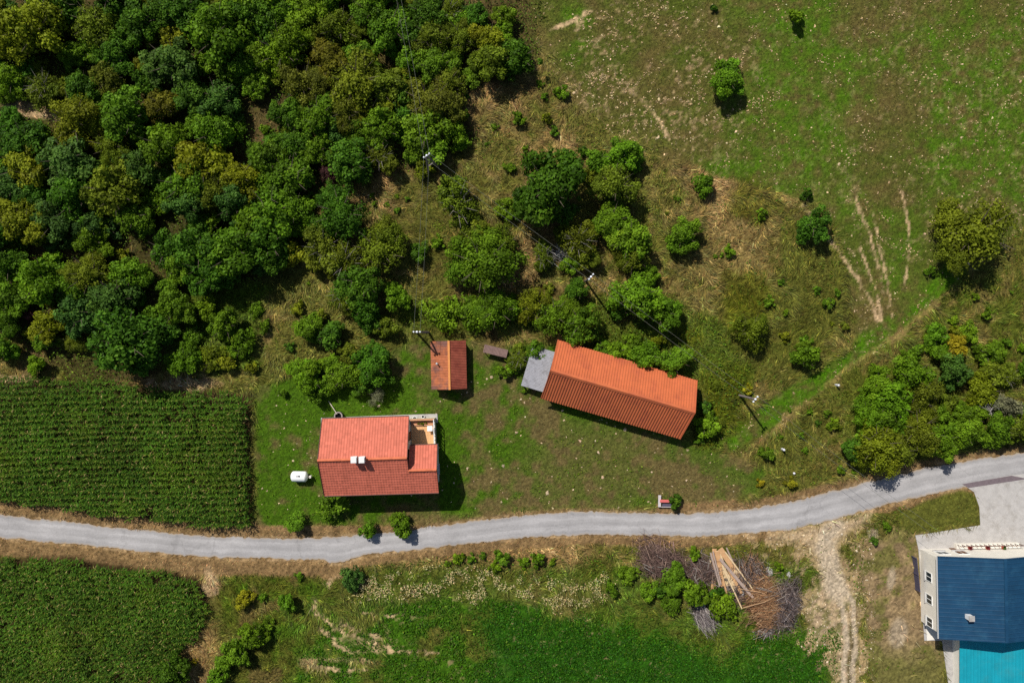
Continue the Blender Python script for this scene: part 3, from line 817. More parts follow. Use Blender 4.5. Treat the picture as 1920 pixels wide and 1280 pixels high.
# ------------------------------------------------------------------ maize
def maize(name, poly, yaw, spacing, label):
    P0 = np.array([W(*p) for p in poly])
    cen = P0.mean(0)
    ca, sa = math.cos(yaw), math.sin(yaw)
    loc = (P0 - cen) @ np.array([[ca, -sa], [sa, ca]])
    rows = np.arange(loc[:, 1].min(), loc[:, 1].max(), spacing)
    us, vs = [], []
    for r in rows:
        u = np.arange(loc[:, 0].min(), loc[:, 0].max(), 0.21)
        us.append(u + rng.uniform(-0.06, 0.06, len(u))); vs.append(r + rng.normal(0, 0.085, len(u)) + 0.25 * np.sin(u * 0.05 + 1))
    u, v = np.concatenate(us), np.concatenate(vs)
    x, y = cen[0] + u * ca - v * sa, cen[1] + u * sa + v * ca
    sd = sd_poly(x / S + 960, 640 - y / S, poly) + (fbm(x * 0.5, y * 0.5, 601, 3) - 0.5) * 16
    gap = fbm(x * 0.5, y * 0.5, 611, 3)
    keep = (sd < 0) & (np.abs(x) < 72) & (np.abs(y) < 50.5) & (rng.uniform(0, 1, len(x)) > 0.04 + 0.5 * sstep(0.68, 0.78, gap) + 0.3 * sstep(30, 0, -sd) * (y > cen[1] + 3))
    x, y, sd = x[keep], y[keep], sd[keep]
    n = len(x)
    hgt = (1.9 + 0.8 * (fbm(x * 0.25, y * 0.25, 621, 3) - 0.5) * 2) * rng.uniform(0.82, 1.12, n) * (0.75 + 0.25 * sstep(0, 25, -sd))
    V, F, FC = [], [], []
    o = 0
    tone = (0.55 + 0.95 * fbm(x * 0.22, y * 0.22, 631, 4))[:, None] * np.where(fbm(x * 0.13, y * 0.13, 641, 3) > 0.56, 1.0, 1.0)[:, None]
    yel = sstep(0.5, 0.68, fbm(x * 0.2, y * 0.2, 651, 3))[:, None]
    tone = tone * (1 + yel * np.array([[0.28, 0.1, 0.0]]))
    for i in range(9):
        fr = 0.25 + 0.72 * i / 8
        a = rng.uniform(0, 2 * np.pi, n)
        ln = rng.uniform(0.45, 0.8, n) * (1.05 - 0.35 * fr)
        w = rng.uniform(0.06, 0.1, n)
        z0 = hgt * fr
        c, s = np.cos(a), np.sin(a)
        b0 = np.c_[x - s * w * 0.4, y + c * w * 0.4, z0]; b1 = np.c_[x + s * w * 0.4, y - c * w * 0.4, z0]
        mxx, myy, mz = x + c * ln * 0.5, y + s * ln * 0.5, z0 + ln * rng.uniform(0.2, 0.4, n)
        m0 = np.c_[mxx - s * w * 0.5, myy + c * w * 0.5, mz]; m1 = np.c_[mxx + s * w * 0.5, myy - c * w * 0.5, mz]
        tp = np.c_[x + c * ln, y + s * ln, z0 - ln * rng.uniform(-0.1, 0.35, n)]
        V.append(np.stack([b0, b1, m1, m0, tp], 1).reshape(-1, 3))
        k = (o + np.arange(n) * 5)[:, None]
        F += [k + np.array([[0, 1, 2]]), k + np.array([[0, 2, 3]]), k + np.array([[3, 2, 4]])]
        cc = jitter(np.array([[0.064, 0.142, 0.010]]) * tone, n, 0.28, 0.1)
        dry = rng.uniform(0, 1, n) < 0.03
        cc[dry] = np.array(lin(186, 168, 104)) * 0.8
        FC += [cc, cc, cc * 0.95]
        o += n * 5
    # tassels
    for i in range(3):
        a = rng.uniform(0, 2 * np.pi, n); c, s = np.cos(a), np.sin(a); ln = rng.uniform(0.08, 0.26, n)
        V.append(np.stack([np.c_[x - s * 0.03, y + c * 0.03, hgt], np.c_[x + s * 0.03, y - c * 0.03, hgt], np.c_[x + c * ln, y + s * ln, hgt + 0.3 - ln * 0.5]], 1).reshape(-1, 3))
        F.append((o + np.arange(n) * 3)[:, None] + np.array([[0, 1, 2]]))
        FC.append(jitter(np.tile(np.array([lin(120, 130, 48)]), (n, 1)), n, 0.25))
        o += n * 3
    me = mesh_np(name, np.concatenate(V), np.concatenate(F), M['blade'], fcol=np.clip(np.concatenate(FC), 0.003, 0.8))
    return tag(obj(name, me), label, 'maize', kind='stuff')


maize('maize_field', CORN1, R(0.6), 0.70, 'standing green maize in rows between the wood and the road')
maize('maize_field', CORN2, R(-4.0), 0.70, 'standing green maize in rows below the road, narrowing to a point')

# ------------------------------------------------------------------ trees and bushes
def crown_mesh(name, Rr, Hh, n_leaf, leaf, clumps, seed, spread=1.0, fine=False, base=0.25):
    """leaf cards on many overlapping clumps that fill a lumpy dome; unit: metres"""
    global rng
    keep = rng
    rng = np.random.default_rng(seed)
    c, cr = [], []
    while len(c) < clumps:
        p = rng.uniform(-1, 1, 3)
        d = np.linalg.norm(p)
        if d > 1 or d < 0.35: continue
        az = math.atan2(p[1], p[0])
        lop = 0.84 + 0.14 * math.sin(2 * az + seed * 1.7) + 0.13 * math.sin(3 * az + seed) + 0.09 * math.sin(5 * az + seed * 2.3) + rng.uniform(-0.14, 0.2)
        hv = 0.88 + 0.2 * math.sin(az + seed * 0.7) * math.hypot(p[0], p[1])
        if p[2] < -0.6: continue
        rad = rng.uniform(0.15, 0.36)
        c.append([p[0] * (lop - rad * 0.5) * Rr * spread, p[1] * (lop - rad * 0.5) * Rr * spread, (base + (1 - base) * (p[2] * 0.5 + 0.5)) * Hh * (hv - rad * 0.3)])
        cr.append(rad * Rr)
    c.append([0, 0, Hh * 0.5]); cr.append(Rr * 0.42)
    c, cr = np.array(c), np.array(cr)
    pr = cr ** 2 / (cr ** 2).sum()
    k = rng.choice(len(c), n_leaf, p=pr)
    d = rng.normal(0, 1, (n_leaf, 3)); d[:, 2] = d[:, 2] + 0.25
    d /= np.linalg.norm(d, axis=1, keepdims=True)
    rad = cr[k] * rng.uniform(0.62 if not fine else 0.3, 1.08, n_leaf)
    p = c[k] + d * rad[:, None] * np.array([1, 1, 0.8])
    p[:, 2] = np.maximum(p[:, 2], 0.12)
    nrm = d + rng.normal(0, 0.55, (n_leaf, 3)) + np.array([0, 0, 0.35])
    sz = leaf * rng.uniform(0.6, 1.35, n_leaf)
    v = quads(p, nrm, sz, 0.7)
    # each clump has its own shade of green, each leaf a little of its own
    tint = np.clip(rng.uniform(0.12, 0.78, len(c))[k] + rng.normal(0, 0.16, n_leaf), 0, 1)
    me = mesh_np(name, v, np.arange(n_leaf * 4).reshape(-1, 4), M['leaf'], tint=tint)
    rng = keep
    return me


def trunk_mesh(name, Rr, Hh, seed, mat, limbs=6, thick=0.05):
    rs = random.Random(seed)
    mb = MB()
    r0 = max(0.035, thick * Rr)
    mid = Vector((rs.uniform(-.06, .06) * Rr, rs.uniform(-.06, .06) * Rr, Hh * 0.42))
    mb.tube((0, 0, -0.15), mid, r0 * 1.25, r0 * 0.8, 7)
    for i in range(limbs):
        a = 2 * math.pi * (i + rs.uniform(-.3, .3)) / limbs
        rr = Rr * rs.uniform(0.5, 0.85)
        e = Vector((math.cos(a) * rr, math.sin(a) * rr, Hh * rs.uniform(0.6, 0.95)))
        st = Vector((0, 0, -0.1)).lerp(mid, rs.uniform(0.55, 1.0))
        q = st.lerp(e, 0.5) + Vector((0, 0, 0.08 * Hh))
        mb.tube(st, q, r0 * 0.5, r0 * 0.3, 5)
        mb.tube(q, e, r0 * 0.3, r0 * 0.08, 5)
        f = q + Vector((rs.uniform(-1, 1), rs.uniform(-1, 1), rs.uniform(0.2, .9))).normalized() * rr * 0.5
        mb.tube(q, f, r0 * 0.2, r0 * 0.06, 4)
    me = bpy.data.meshes.new(name)
    me.from_pydata(mb.v, [], mb.f)
    me.materials.append(mat)
    return me


PROTO = {'big': [], 'fine': [], 'med': [], 'small': [], 'sparse': [], 'low': []}
for s in range(9):
    PROTO['big'].append((crown_mesh('crown', 3.0, 5.2, 5600, 0.33, 46, 100 + s), trunk_mesh('trunk', 3.0, 4.9, s, M['bark']), 3.0, 5.2))
for s in range(5):
    PROTO['fine'].append((crown_mesh('crown', 3.0, 4.8, 7000, 0.24, 60, 200 + s, fine=True), trunk_mesh('trunk', 3.0, 4.7, 20 + s, M['bark'], 8), 3.0, 4.8))
for s in range(3):
    PROTO['sparse'].append((crown_mesh('crown', 2.6, 3.8, 3300, 0.2, 46, 300 + s, fine=True), trunk_mesh('trunk', 2.6, 4.0, 40 + s, M['bare'], 11, 0.035), 2.6, 3.8))
for s in range(5):
    PROTO['med'].append((crown_mesh('crown', 1.6, 2.6, 2300, 0.25, 30, 400 + s), trunk_mesh('trunk', 1.6, 2.4, 60 + s, M['bark']), 1.6, 2.6))
for s in range(5):
    PROTO['small'].append((crown_mesh('foliage', 0.7, 0.95, 620, 0.19, 13, 500 + s, base=0.1), trunk_mesh('stem', 0.7, 0.8, 80 + s, M['bark'], 5), 0.7, 0.95))
for s in range(3):
    PROTO['low'].append((crown_mesh('foliage', 1.6, 1.5, 2300, 0.22, 34, 600 + s, base=0.05), trunk_mesh('stem', 1.6, 1.3, 90 + s, M['bark'], 8, 0.03), 1.6, 1.5))

COLS = {'G': ((0.056, 0.132, 0.008), 'dark green'), 'M': ((0.100, 0.192, 0.008), 'mid green'), 'Y': ((0.155, 0.185, 0.008), 'yellow-green'), 'O': ((0.124, 0.162, 0.010), 'olive'),
        'B': ((0.058, 0.128, 0.018), 'blue-green'), 'K': ((0.122, 0.130, 0.012), 'brownish olive'), 'R': ((0.085, 0.032, 0.028), 'dark red'), 'L': ((0.120, 0.215, 0.008), 'bright light green'),
        'S': ((0.24, 0.215, 0.010), 'golden yellow'), 'P': ((0.17, 0.165, 0.085), 'pale straw-coloured')}
CALLS = [0]


def plant(px, py, r, code, label=None, hk=1.0, kind=None, cat=None, group=None, low=False):
    """r: crown radius in photo pixels; px, py: middle of the crown in the photo"""
    CALLS[0] += 1
    i = CALLS[0]
    rs = random.Random(i * 7919)
    col, cname = COLS[code[0]]
    fine = 'f' in code; sparse = 's' in code
    if low or 'w' in code: fam = 'low'
    elif r < 17: fam = 'small'
    elif sparse: fam = 'sparse'
    elif r < 30: fam = 'med' if not fine else 'fine'
    else: fam = 'fine' if fine else 'big'
    cm, tm, R0, H0 = PROTO[fam][rs.randrange(len(PROTO[fam]))]
    rad = r * S * (1.18 if px < 880 and py < 560 and r > 20 else 1.08)
    k = rad / R0
    hz = k * hk * rs.uniform(0.92, 1.1)
    hgt = H0 * hz
    x, y = W(px, py, hgt * 0.55)
    z = float(ground_z(np.array([x]), np.array([y]))[0])
    istree = fam in ('big', 'fine', 'sparse', 'med')
    if label is None:
        size = 'large' if r >= 40 else 'medium' if r >= 27 else 'smaller' if r >= 17 else 'small' if r >= 9 else 'tiny'
        tex = {'fine': 'fine-leaved', 'sparse': 'thin bare-twigged'}.get(fam, 'bushy')
        U, V = px, py
        if U > 1560 and V > 600: place = 'in the thicket above the right-hand road bend'
        elif V > 1020: place = 'in the rough ground below the road'
        elif V > 640 and 480 < U < 1050: place = 'in the yard of the tiled house'
        elif 940 <= U < 1300 and 240 < V < 640: place = 'in the scrub between the meadow and the barn'
        elif U >= 1000 and V < 240: place = 'standing in or beside the stony meadow'
        elif U >= 1300: place = 'on the dry slope by the grass path'
        elif U > 1050 and V >= 600: place = 'close behind or beside the red barn'
        elif U > 560 and V > 340: place = 'in the scrub above the house yard'
        elif V > 500: place = 'at the foot of the wood above the maize'
        elif U > 690 and V < 330: place = 'under the cables at the upper edge of the wood'
        elif U < 215 and 90 < V < 330: place = 'around the bare sandy strip in the wood'
        elif 430 < U < 560 and 150 < V < 330: place = 'beside the dry grass gap in the wood'
        elif 200 < U < 400 and V > 355: place = 'around the straw clearing low in the wood'
        elif U > 470 and V > 300: place = 'on the wood edge facing the dry slope'
        elif U < 215: place = 'in the lower wood towards the maize'
        elif V < 110: place = 'in the darkest upper part of the wood'
        else: place = 'in the dense middle of the wood'
        label = f'{size} {cname} {tex} {"tree" if istree else "bush"} {place}'
        group = label
    nm = 'broadleaf_tree' if istree and fam != 'low' else 'bush'
    o = thing(nm, label, cat or ('tree' if nm == 'broadleaf_tree' else 'bush'), (x, y, z - 0.03), rs.uniform(0, 6.28), group)
    o.scale = (k * rs.uniform(0.93, 1.07), k * rs.uniform(0.93, 1.07), hz)
    v = math.exp(rs.gauss(0, 0.10))
    a = obj('crown' if nm == 'broadleaf_tree' else 'foliage', cm, o)
    a.color = (col[0] * v * rs.uniform(0.9, 1.1), col[1] * v, col[2] * v * rs.uniform(0.85, 1.15), 1)
    if nm == 'broadleaf_tree' and r >= 22:
        # side lobes of the crown, so that the outline is not one dome
        a.scale = (0.9, 0.9, 1.0)
        for q in range(rs.choice((2, 2, 3))):
            pm, _, pr, ph = PROTO['med'][rs.randrange(5)] if fam != 'fine' else PROTO['fine'][rs.randrange(5)]
            sc = rs.uniform(0.45, 0.62) * R0 / pr
            an = rs.uniform(0, 6.28)
            b = obj('crown', pm, o)
            b.location = (math.cos(an) * R0 * 0.62, math.sin(an) * R0 * 0.62, H0 * rs.uniform(0.0, 0.3))
            b.rotation_euler = (0, 0, rs.uniform(0, 6.28))
            b.scale = (sc, sc, sc * rs.uniform(0.8, 1.15))
            f_ = rs.uniform(0.85, 1.2)
            b.color = (a.color[0] * f_ * rs.uniform(0.92, 1.1), a.color[1] * f_, a.color[2] * f_, 1)
    obj('trunk' if nm == 'broadleaf_tree' else 'stem', tm, o)
    return o


TREES = """
60 50 60 Yf|175 45 42 Of|255 52 34 G|300 28 32 G|400 62 54 M|322 118 46 B|205 146 30 K|17 150 30 M|80 162 32 Os|155 166 30 G|140 222 50 Yf|240 215 46 M|308 198 30 K|357 180 34 G|408 182 36 B|455 118 32 M|450 30 36 G|345 20 36 G|120 10 36 G|215 100 32 G|275 150 24 G|22 228 28 G|40 264 38 G|37 314 42 Y|125 300 46 B|210 275 34 Of|183 322 24 G|250 318 38 B|305 270 42 M|400 245 40 M|445 252 16 M|375 305 46 Y|450 332 38 Y|345 345 38 M|20 352 34 B|425 132 26 M|480 20 34 G
500 60 26 G|528 30 32 M|578 17 36 L|528 93 46 Lf|492 110 30 L|592 80 23 K|637 55 38 Of|694 20 34 M|733 50 40 M|800 25 34 G|842 22 26 Os|812 73 38 Of|765 70 28 G|615 118 36 K|564 157 42 Kf|677 107 30 M|663 157 54 Of|713 168 38 O|654 205 38 Kf|750 174 24 G|817 124 36 M|838 157 40 Of|806 193 48 Kf|536 214 32 G|598 219 37 M|623 247 24 B|716 242 38 M|677 253 30 M|755 222 28 G|798 247 42 M|857 253 24 M|866 214 15 M|505 295 36 M|550 275 34 G|592 284 30 M|660 303 40 G|711 292 34 Os|618 329 19 Rf|545 332 42 M|497 242 14 M|772 292 18 M|816 290 20 M|795 318 18 Y|868 70 30 Of|913 79 34 Y|896 28 22 G|944 28 22 L|919 118 36 O|975 103 38 G|945 60 20 M|485 160 24 M|505 330 30 M|770 120 26 M|620 22 24 M
42 416 40 Y|96 410 40 B|140 368 42 G|216 362 46 O|168 422 30 B|172 450 32 M|247 408 34 M|60 370 30 G|352 374 36 B|402 357 36 Of|439 382 34 B|464 362 26 Y|300 375 22 M|309 469 32 G|366 467 46 G|439 469 50 M|332 497 30 M|394 514 42 G|470 420 36 M|280 372 22 M|11 497 32 G|70 523 40 M|118 511 15 Ks|169 514 40 Of|239 520 34 M|135 542 34 M|214 559 40 B|96 570 12 S|149 587 40 B|56 593 16 Rs|93 607 30 Y|22 559 32 M|236 638 64 G|309 627 26 G|275 520 14 B|332 576 34 M|388 579 22 L|422 610 32 M|394 672 28 Yw|343 675 32 M|427 680 18 Y|67 683 20 L|36 658 9 S|14 607 30 M|8 655 28 M|230 478 15 Y|318 537 22 M|450 644 30 Lw|285 590 18 M|190 540 24 O|360 630 22 Mw|470 690 14 Y|480 580 16 Mw
509 397 46 M|552 394 36 M|506 455 42 G|543 472 26 Y|575 374 16 M|642 400 46 Gf|604 464 42 Os|645 492 40 Os|711 470 44 Of|682 530 40 G|676 573 32 G|642 550 30 Os|743 559 26 L|786 469 20 G|821 455 14 M|858 385 44 Os|853 352 22 M|893 455 36 O|908 495 62 Mf|942 458 36 Of|873 470 30 M|952 386 22 L|954 316 12 L|827 588 34 Lw|885 582 38 Mw|931 580 40 Mf|575 611 28 M|619 625 26 G|497 611 14 M|697 368 6 M|702 383 6 M|726 383 6 M|743 394 7 M|763 373 6 M|744 368 5 M|564 565 5 L|579 531 5 L|720 610 24 O|690 600 22 G|556 580 14 Y|600 590 16 O
1026 349 64 G|1059 390 32 G|1065 305 20 M|1160 293 34 M|1154 343 44 Of|1118 304 26 M|1094 282 10 G|1192 313 16 M|1106 328 20 O|1203 296 8 M|1148 414 38 M|1180 452 42 M|1186 482 36 Of|1082 450 40 Os|1097 477 26 O|1017 480 28 Os|958 313 10 M|985 278 7 L|1281 441 34 M|1318 346 20 M|1270 373 5 M|1367 471 14 M|1430 402 13 L|1192 557 46 M|1207 527 28 M|1243 587 34 M|1157 575 24 G|1083 542 24 G|999 575 34 Yf|1038 592 38 Mf|1088 605 36 M|958 580 28 M|1068 497 20 L|1030 540 14 O|1408 622 38 Of
1130 650 18 M|1160 660 23 L|1210 662 30 M|1262 676 32 M|1100 622 24 G|1230 640 16 Y|1190 640 20 M|1320 762 14 G|1323 802 20 L|1312 824 10 M|1402 728 12 S|1330 780 14 M|1340 720 12 Ow|1350 790 14 Ow
1513 365 14 G|1527 419 30 G|1745 509 12 M|1465 528 8 M|1571 550 9 M|1551 568 12 M|1533 545 9 M|1474 585 7 L|1443 567 12 M|1471 630 11 Y|1510 641 14 M|1511 668 26 M|1583 610 10 O|1560 607 5 Y|1828 556 9 L|1851 587 13 L|1789 601 11 L|1758 630 24 M|1797 624 16 Y|1817 621 18 L|1794 655 25 S|1718 658 14 M|1763 658 20 M|1693 660 8 M|1853 664 26 M|1890 643 10 M|1916 652 10 L|1856 643 6 O|1792 692 32 B|1898 548 5 M|1735 652 12 L|1740 630 9 Y
1648 718 32 M|1709 700 40 M|1857 700 28 O|1889 707 24 Os|1847 731 30 Y|1672 753 40 M|1725 740 40 Of|1626 771 30 M|1661 787 32 M|1648 835 50 Yf|1605 848 26 G|1688 848 36 Of|1725 806 44 Of|1762 827 34 M|1783 814 26 L|1815 811 32 M|1757 777 24 M|1775 755 20 O|1799 774 22 M|1826 782 24 M|1876 800 30 M|1905 800 30 O|1860 827 20 M|1889 763 26 P|1918 775 18 M|1576 880 9 M|1568 798 12 Y|1700 770 26 M|1690 800 24 M|1620 810 20 L
1441 852 16 M|1502 816 7 M|1464 818 6 M|1510 844 7 M|1427 904 9 S|1486 905 13 S|1563 797 14 L|1550 774 9 M|1519 772 7 M|1533 793 7 G|1578 879 9 L|1481 768 5 M|1600 885 6 M|1432 848 9 L
860 1045 13 L|884 1048 10 M|943 1048 16 M|982 1054 12 L|1008 1048 16 L|928 1062 12 L|1035 1054 8 L|905 1040 8 M|840 1056 8 L|459 1122 17 S|536 1127 20 M|561 1078 10 M|474 1193 27 M|437 1219 29 M|419 1240 20 M|317 1262 34 G|408 1270 20 M|365 1240 7 S|490 1120 9 M|500 1175 14 M|1266 1085 26 M|1238 1104 16 G|1302 1113 27 M|1355 1135 30 Lw|1302 1041 15 L|1258 1127 22 Mw|1147 1102 16 M|1179 1076 20 Mw|1217 1105 18 M|1459 1061 10 L|1340 1112 16 G|1640 1015 9 G|1663 985 10 M
544 650 10 G|580 710 30 M|643 705 32 M|695 686 36 G|678 722 22 G|590 737 20 M|552 688 18 M|622 682 24 M|658 664 24 O|707 740 19 Ps|973 672 25 Os|943 697 16 L|1008 662 22 M|966 690 14 M|983 732 6 M|530 735 10 M|610 720 20 M
1056 174 15 L|1020 183 9 M|1012 157 8 M|971 222 15 L|1027 222 12 Y|1039 245 11 M|927 238 8 M|912 270 5 M|876 180 6 G|1338 14 8 G|1265 372 5 M|1250 400 5 O|1340 480 5 M
-25 60 40 G|-30 300 40 M|-25 440 40 G|-20 560 36 M|200 -20 44 G|330 -25 40 G|60 -25 40 M|470 -25 40 M|600 -25 40 M|720 -25 40 M|1945 700 30 M|1945 800 30 O
"""
for line in TREES.strip().splitlines():
    for t in line.split('|'):
        a = t.split()
        plant(float(a[0]), float(a[1]), float(a[2]), a[3], hk=(0.92 if float(a[1]) < 340 and float(a[0]) < 870 and float(a[2]) > 27 else 1.0))
# young trees that fill the wood between the big crowns
TR = [tuple(map(float, t.split()[:3])) for line in TREES.strip().splitlines() for t in line.split('|')]
GAPS = ((482, 218, 34, 42), (300, 420, 34, 36), (262, 470, 30, 22), (60, 208, 80, 24), (430, 300, 14, 16), (640, 350, 50, 24), (120, 475, 60, 12))
rq = random.Random(77)
got = 0
for _ in range(4000):
    px, py = rq.uniform(-10, 880), rq.uniform(-10, 640)
    if sd_poly(np.array([px]), np.array([py]), WOOD)[0] > -12: continue
    if any(math.hypot((px - g[0]) / g[2], (py - g[1]) / g[3]) < 1.25 for g in GAPS): continue
    if math.hypot(px - 618, py - 329) < 34 or math.hypot(px - 56, py - 593) < 26: continue
    d = min(math.hypot(px - t[0], py - t[1]) - t[2] for t in TR)
    if d < -4: continue
    rr = rq.uniform(16, 24)
    plant(px, py, rr, rq.choice(('M', 'M', 'O', 'G', 'Y', 'B', 'Mf', 'Of')), hk=0.85)
    TR.append((px, py, rr)); got += 1
    if got > 90: break
# single trees that can be told apart
plant(1362, 147, 34, 'M', 'lone dense round tree out in the stony meadow', 1.0, group=None)
plant(1495, 32, 16, 'L', 'little slim tree with a dark shadow beside a bare patch in the meadow', 1.5)
plant(1831, 440, 70, 'Of', 'big spreading olive-green tree at the upper end of the grass path', 1.0)
plant(622, 950, 29, 'M', 'dense rounded tree touching the lower eave of the tiled house', 0.9)
plant(658, 1084, 24, 'B', 'round blue-green willow bush below the road by the field entrance', 0.8)
plant(1268, 938, 15, 'G', 'round dark green bush leaning over the roadside bench', 1.2)
plant(690, 994, 18, 'M', 'small roadside tree whose shadow falls on the road, nearer the field entrance', 1.1)
plant(752, 984, 23, 'M', 'taller roadside tree casting a round shadow onto the grey road', 1.1)
plant(553, 978, 20, 'M', 'small tree at the road edge below the white gas tank', 1.0)

# ------------------------------------------------------------------ buildings
M['tile'] = tinted('clay_tile', lin(196, 106, 84), 0.16, (1.0, 1.02, 1.05), 0.65, 0.2, blotch=lin(166, 92, 74), bl=(0.52, 0.85), bscale=0.35)
M['tile_ridge'] = tinted('clay_ridge', lin(206, 112, 76), 0.12, rough=0.6)
M['deck'] = surf('roof_deck', lin(120, 70, 55), 0.9)
M['white_wall'] = surf('white_render', lin(226, 220, 208), 0.9, 0.08, 2, 0.2, 40, 0.15)
M['cream_wall'] = surf('cream_render', lin(206, 196, 172), 0.9, 0.1, 2, 0.2, 40, 0.15, col2=lin(160, 148, 124), c2=(0.6, 0.85))
M['gutter'] = surf('gutter', lin(84, 52, 44), 0.5, 0.15, 4)
M['glass'] = surf('window_glass', (0.02, 0.03, 0.035), 0.08, 0.1, 2, spec=0.6)
M['frame'] = surf('white_frame', lin(225, 225, 222), 0.5, 0.05, 5)
M['wood_door'] = surf('wood_door', lin(110, 74, 46), 0.7, 0.25, 6)
M['chimney'] = surf('chimney_render', lin(222, 222, 220), 0.8, 0.1, 6, col2=lin(150, 148, 145), c2=(0.6, 0.8), c2scale=3)
M['soot'] = surf('soot', (0.02, 0.02, 0.02), 0.95)
M['terracotta'] = surf('terrace_tiles', lin(222, 172, 122), 0.7, 0.12, 3, 0.2, 20, 0.2)
M['terrace_edge'] = surf('terrace_band', lin(206, 150, 112), 0.7, 0.15, 4)
M['plastic'] = surf('white_plastic', lin(238, 238, 236), 0.4, 0.04, 5)
M['orange_metal'] = surf('orange_sheet_metal', lin(194, 106, 68), 0.65, 0.12, 0.9, 0.05, 12, 0.15, col2=lin(160, 82, 62), c2=(0.48, 0.8), c2scale=0.5)
M['rust'] = surf('rusty_tin', lin(166, 98, 66), 0.75, 0.38, 1.6, 0.3, 20, 0.15, col2=lin(112, 78, 70), c2=(0.45, 0.6), c2scale=0.6)
M['rust2'] = surf('rusty_tin_dark', lin(156, 84, 66), 0.75, 0.26, 2.2, 0.3, 20, 0.15, col2=lin(122, 56, 46), c2=(0.45, 0.7), c2scale=0.6)
M['rust_ridge'] = surf('rusty_ridge', lin(214, 140, 78), 0.7, 0.2, 3)
M['boards'] = surf('old_boards', lin(120, 98, 76), 0.9, 0.3, 4)
M['brown_sheet'] = surf('brown_sheet', lin(138, 112, 104), 0.7, 0.2, 2, 0.2, 20, col2=lin(104, 84, 76), c2=(0.5, 0.75))
M['grey_sheet'] = surf('fibre_cement', lin(152, 152, 158), 0.9, 0.16, 2.5, 0.2, 30, 0.15, col2=lin(112, 110, 112), c2=(0.5, 0.75), c2scale=1.2)


class Frame:
    """house-local frame turned by yaw about O"""
    def __init__(self, O, yaw):
        self.O, self.yaw = O, yaw
        self.c, self.s = math.cos(yaw), math.sin(yaw)

    def loc(self, px, py, z=0):
        x, y = W(px, py, z)
        dx, dy = x - self.O[0], y - self.O[1]
        return (dx * self.c + dy * self.s, -dx * self.s + dy * self.c)


def tile_field(p0, u, v, Lu, Lv, row=0.35, tw=0.31, seed=1, skip=None):
    """real pantiles: p0 the lower left eave corner, u along the eave, v up the slope; returns arrays"""
    r = np.random.default_rng(seed)
    p0, u, v = np.array(p0, float), np.array(u, float), np.array(v, float)
    n = np.cross(u, v); n /= np.linalg.norm(n)
    nr, nt = max(1, round(Lv / row)), max(1, round(Lu / tw))
    row, tw = Lv / nr, Lu / nt
    prof = [(0.0, 0.005), (0.22, 0.045), (0.45, 0.02), (0.72, 0.0), (1.0, 0.012)]
    V, F, T = [], [], []
    k = len(prof)
    base = 0
    I, J = np.meshgrid(np.arange(nt), np.arange(nr))
    I, J = I.ravel(), J.ravel()
    m = len(I)
    jit = r.normal(0, 0.006, (m, 1))
    lift = np.abs(r.normal(0, 0.006, (m, 1)))
    tv = []
    for (a, h) in prof:        # lower edge top, upper edge top, lower edge bottom
        pu = (I[:, None] + a * 0.985) * tw
        tv.append(p0 + u * pu + v * (J[:, None] * row - 0.05 + jit) + n * (h * 0.6 + 0.052 + lift))
    for (a, h) in prof:
        pu = (I[:, None] + a * 0.985) * tw
        tv.append(p0 + u * pu + v * ((J[:, None] + 1) * row + 0.02) + n * (h * 0.6 + 0.010))
    for (a, h) in prof:
        pu = (I[:, None] + a * 0.985) * tw
        tv.append(p0 + u * pu + v * (J[:, None] * row - 0.05 + jit) + n * (h * 0.6 + 0.002))
    V = np.stack(tv, 1).reshape(-1, 3)
    o = (np.arange(m) * 3 * k)[:, None]
    q = []
    for i in range(k - 1):
        q.append(o + np.array([[i, i + 1, k + i + 1, k + i]]))
        q.append(o + np.array([[2 * k + i, 2 * k + i + 1, i + 1, i]]))
    F = np.stack(q, 1).reshape(-1, 4)
    T = np.repeat(np.clip(r.normal(0.5, 0.22, m), 0, 1), 2 * (k - 1))
    return V, F, T


def tiles(parent, name, p0, u, v, Lu, Lv, seed):
    V, F, T = tile_field(p0, u, v, Lu, Lv, seed=seed)
    return tag(obj(name, mesh_np(name, V, F, M['tile'], tint=T), parent), kind='stuff')


def ridge_tiles(parent, name, a, b, r=0.15, seed=3):
    a, b = Vector(a), Vector(b)
    n = max(1, round((b - a).length / 0.38))
    mb = MB(); T = []
    d = (b - a) / n
    s = d.normalized().cross(Vector((0, 0, 1))).normalized()
    rs = random.Random(seed)
    for i in range(n):
        p, q = a + d * i - d * 0.06, a + d * (i + 1)
        vs = []
        for base, rr in ((p, r * 1.12), (q, r * 0.95)):
            vs += [base + s * math.cos(t) * rr + Vector((0, 0, math.sin(t) * rr * 0.8)) for t in (0.0, 0.7, 1.25, 1.57, 1.9, 2.45, 3.14)]
        mb.add(vs, [(j, j + 1, 8 + j, 7 + j) for j in range(6)] + [tuple(range(7))[::-1]])
        T += [rs.random()] * 7
    o = mb.build(name, M['tile_ridge'], parent)
    at = o.data.attributes.new('tint', 'FLOAT', 'FACE'); at.data.foreach_set('value', np.array(T, np.float32))
    return tag(o, kind='stuff')


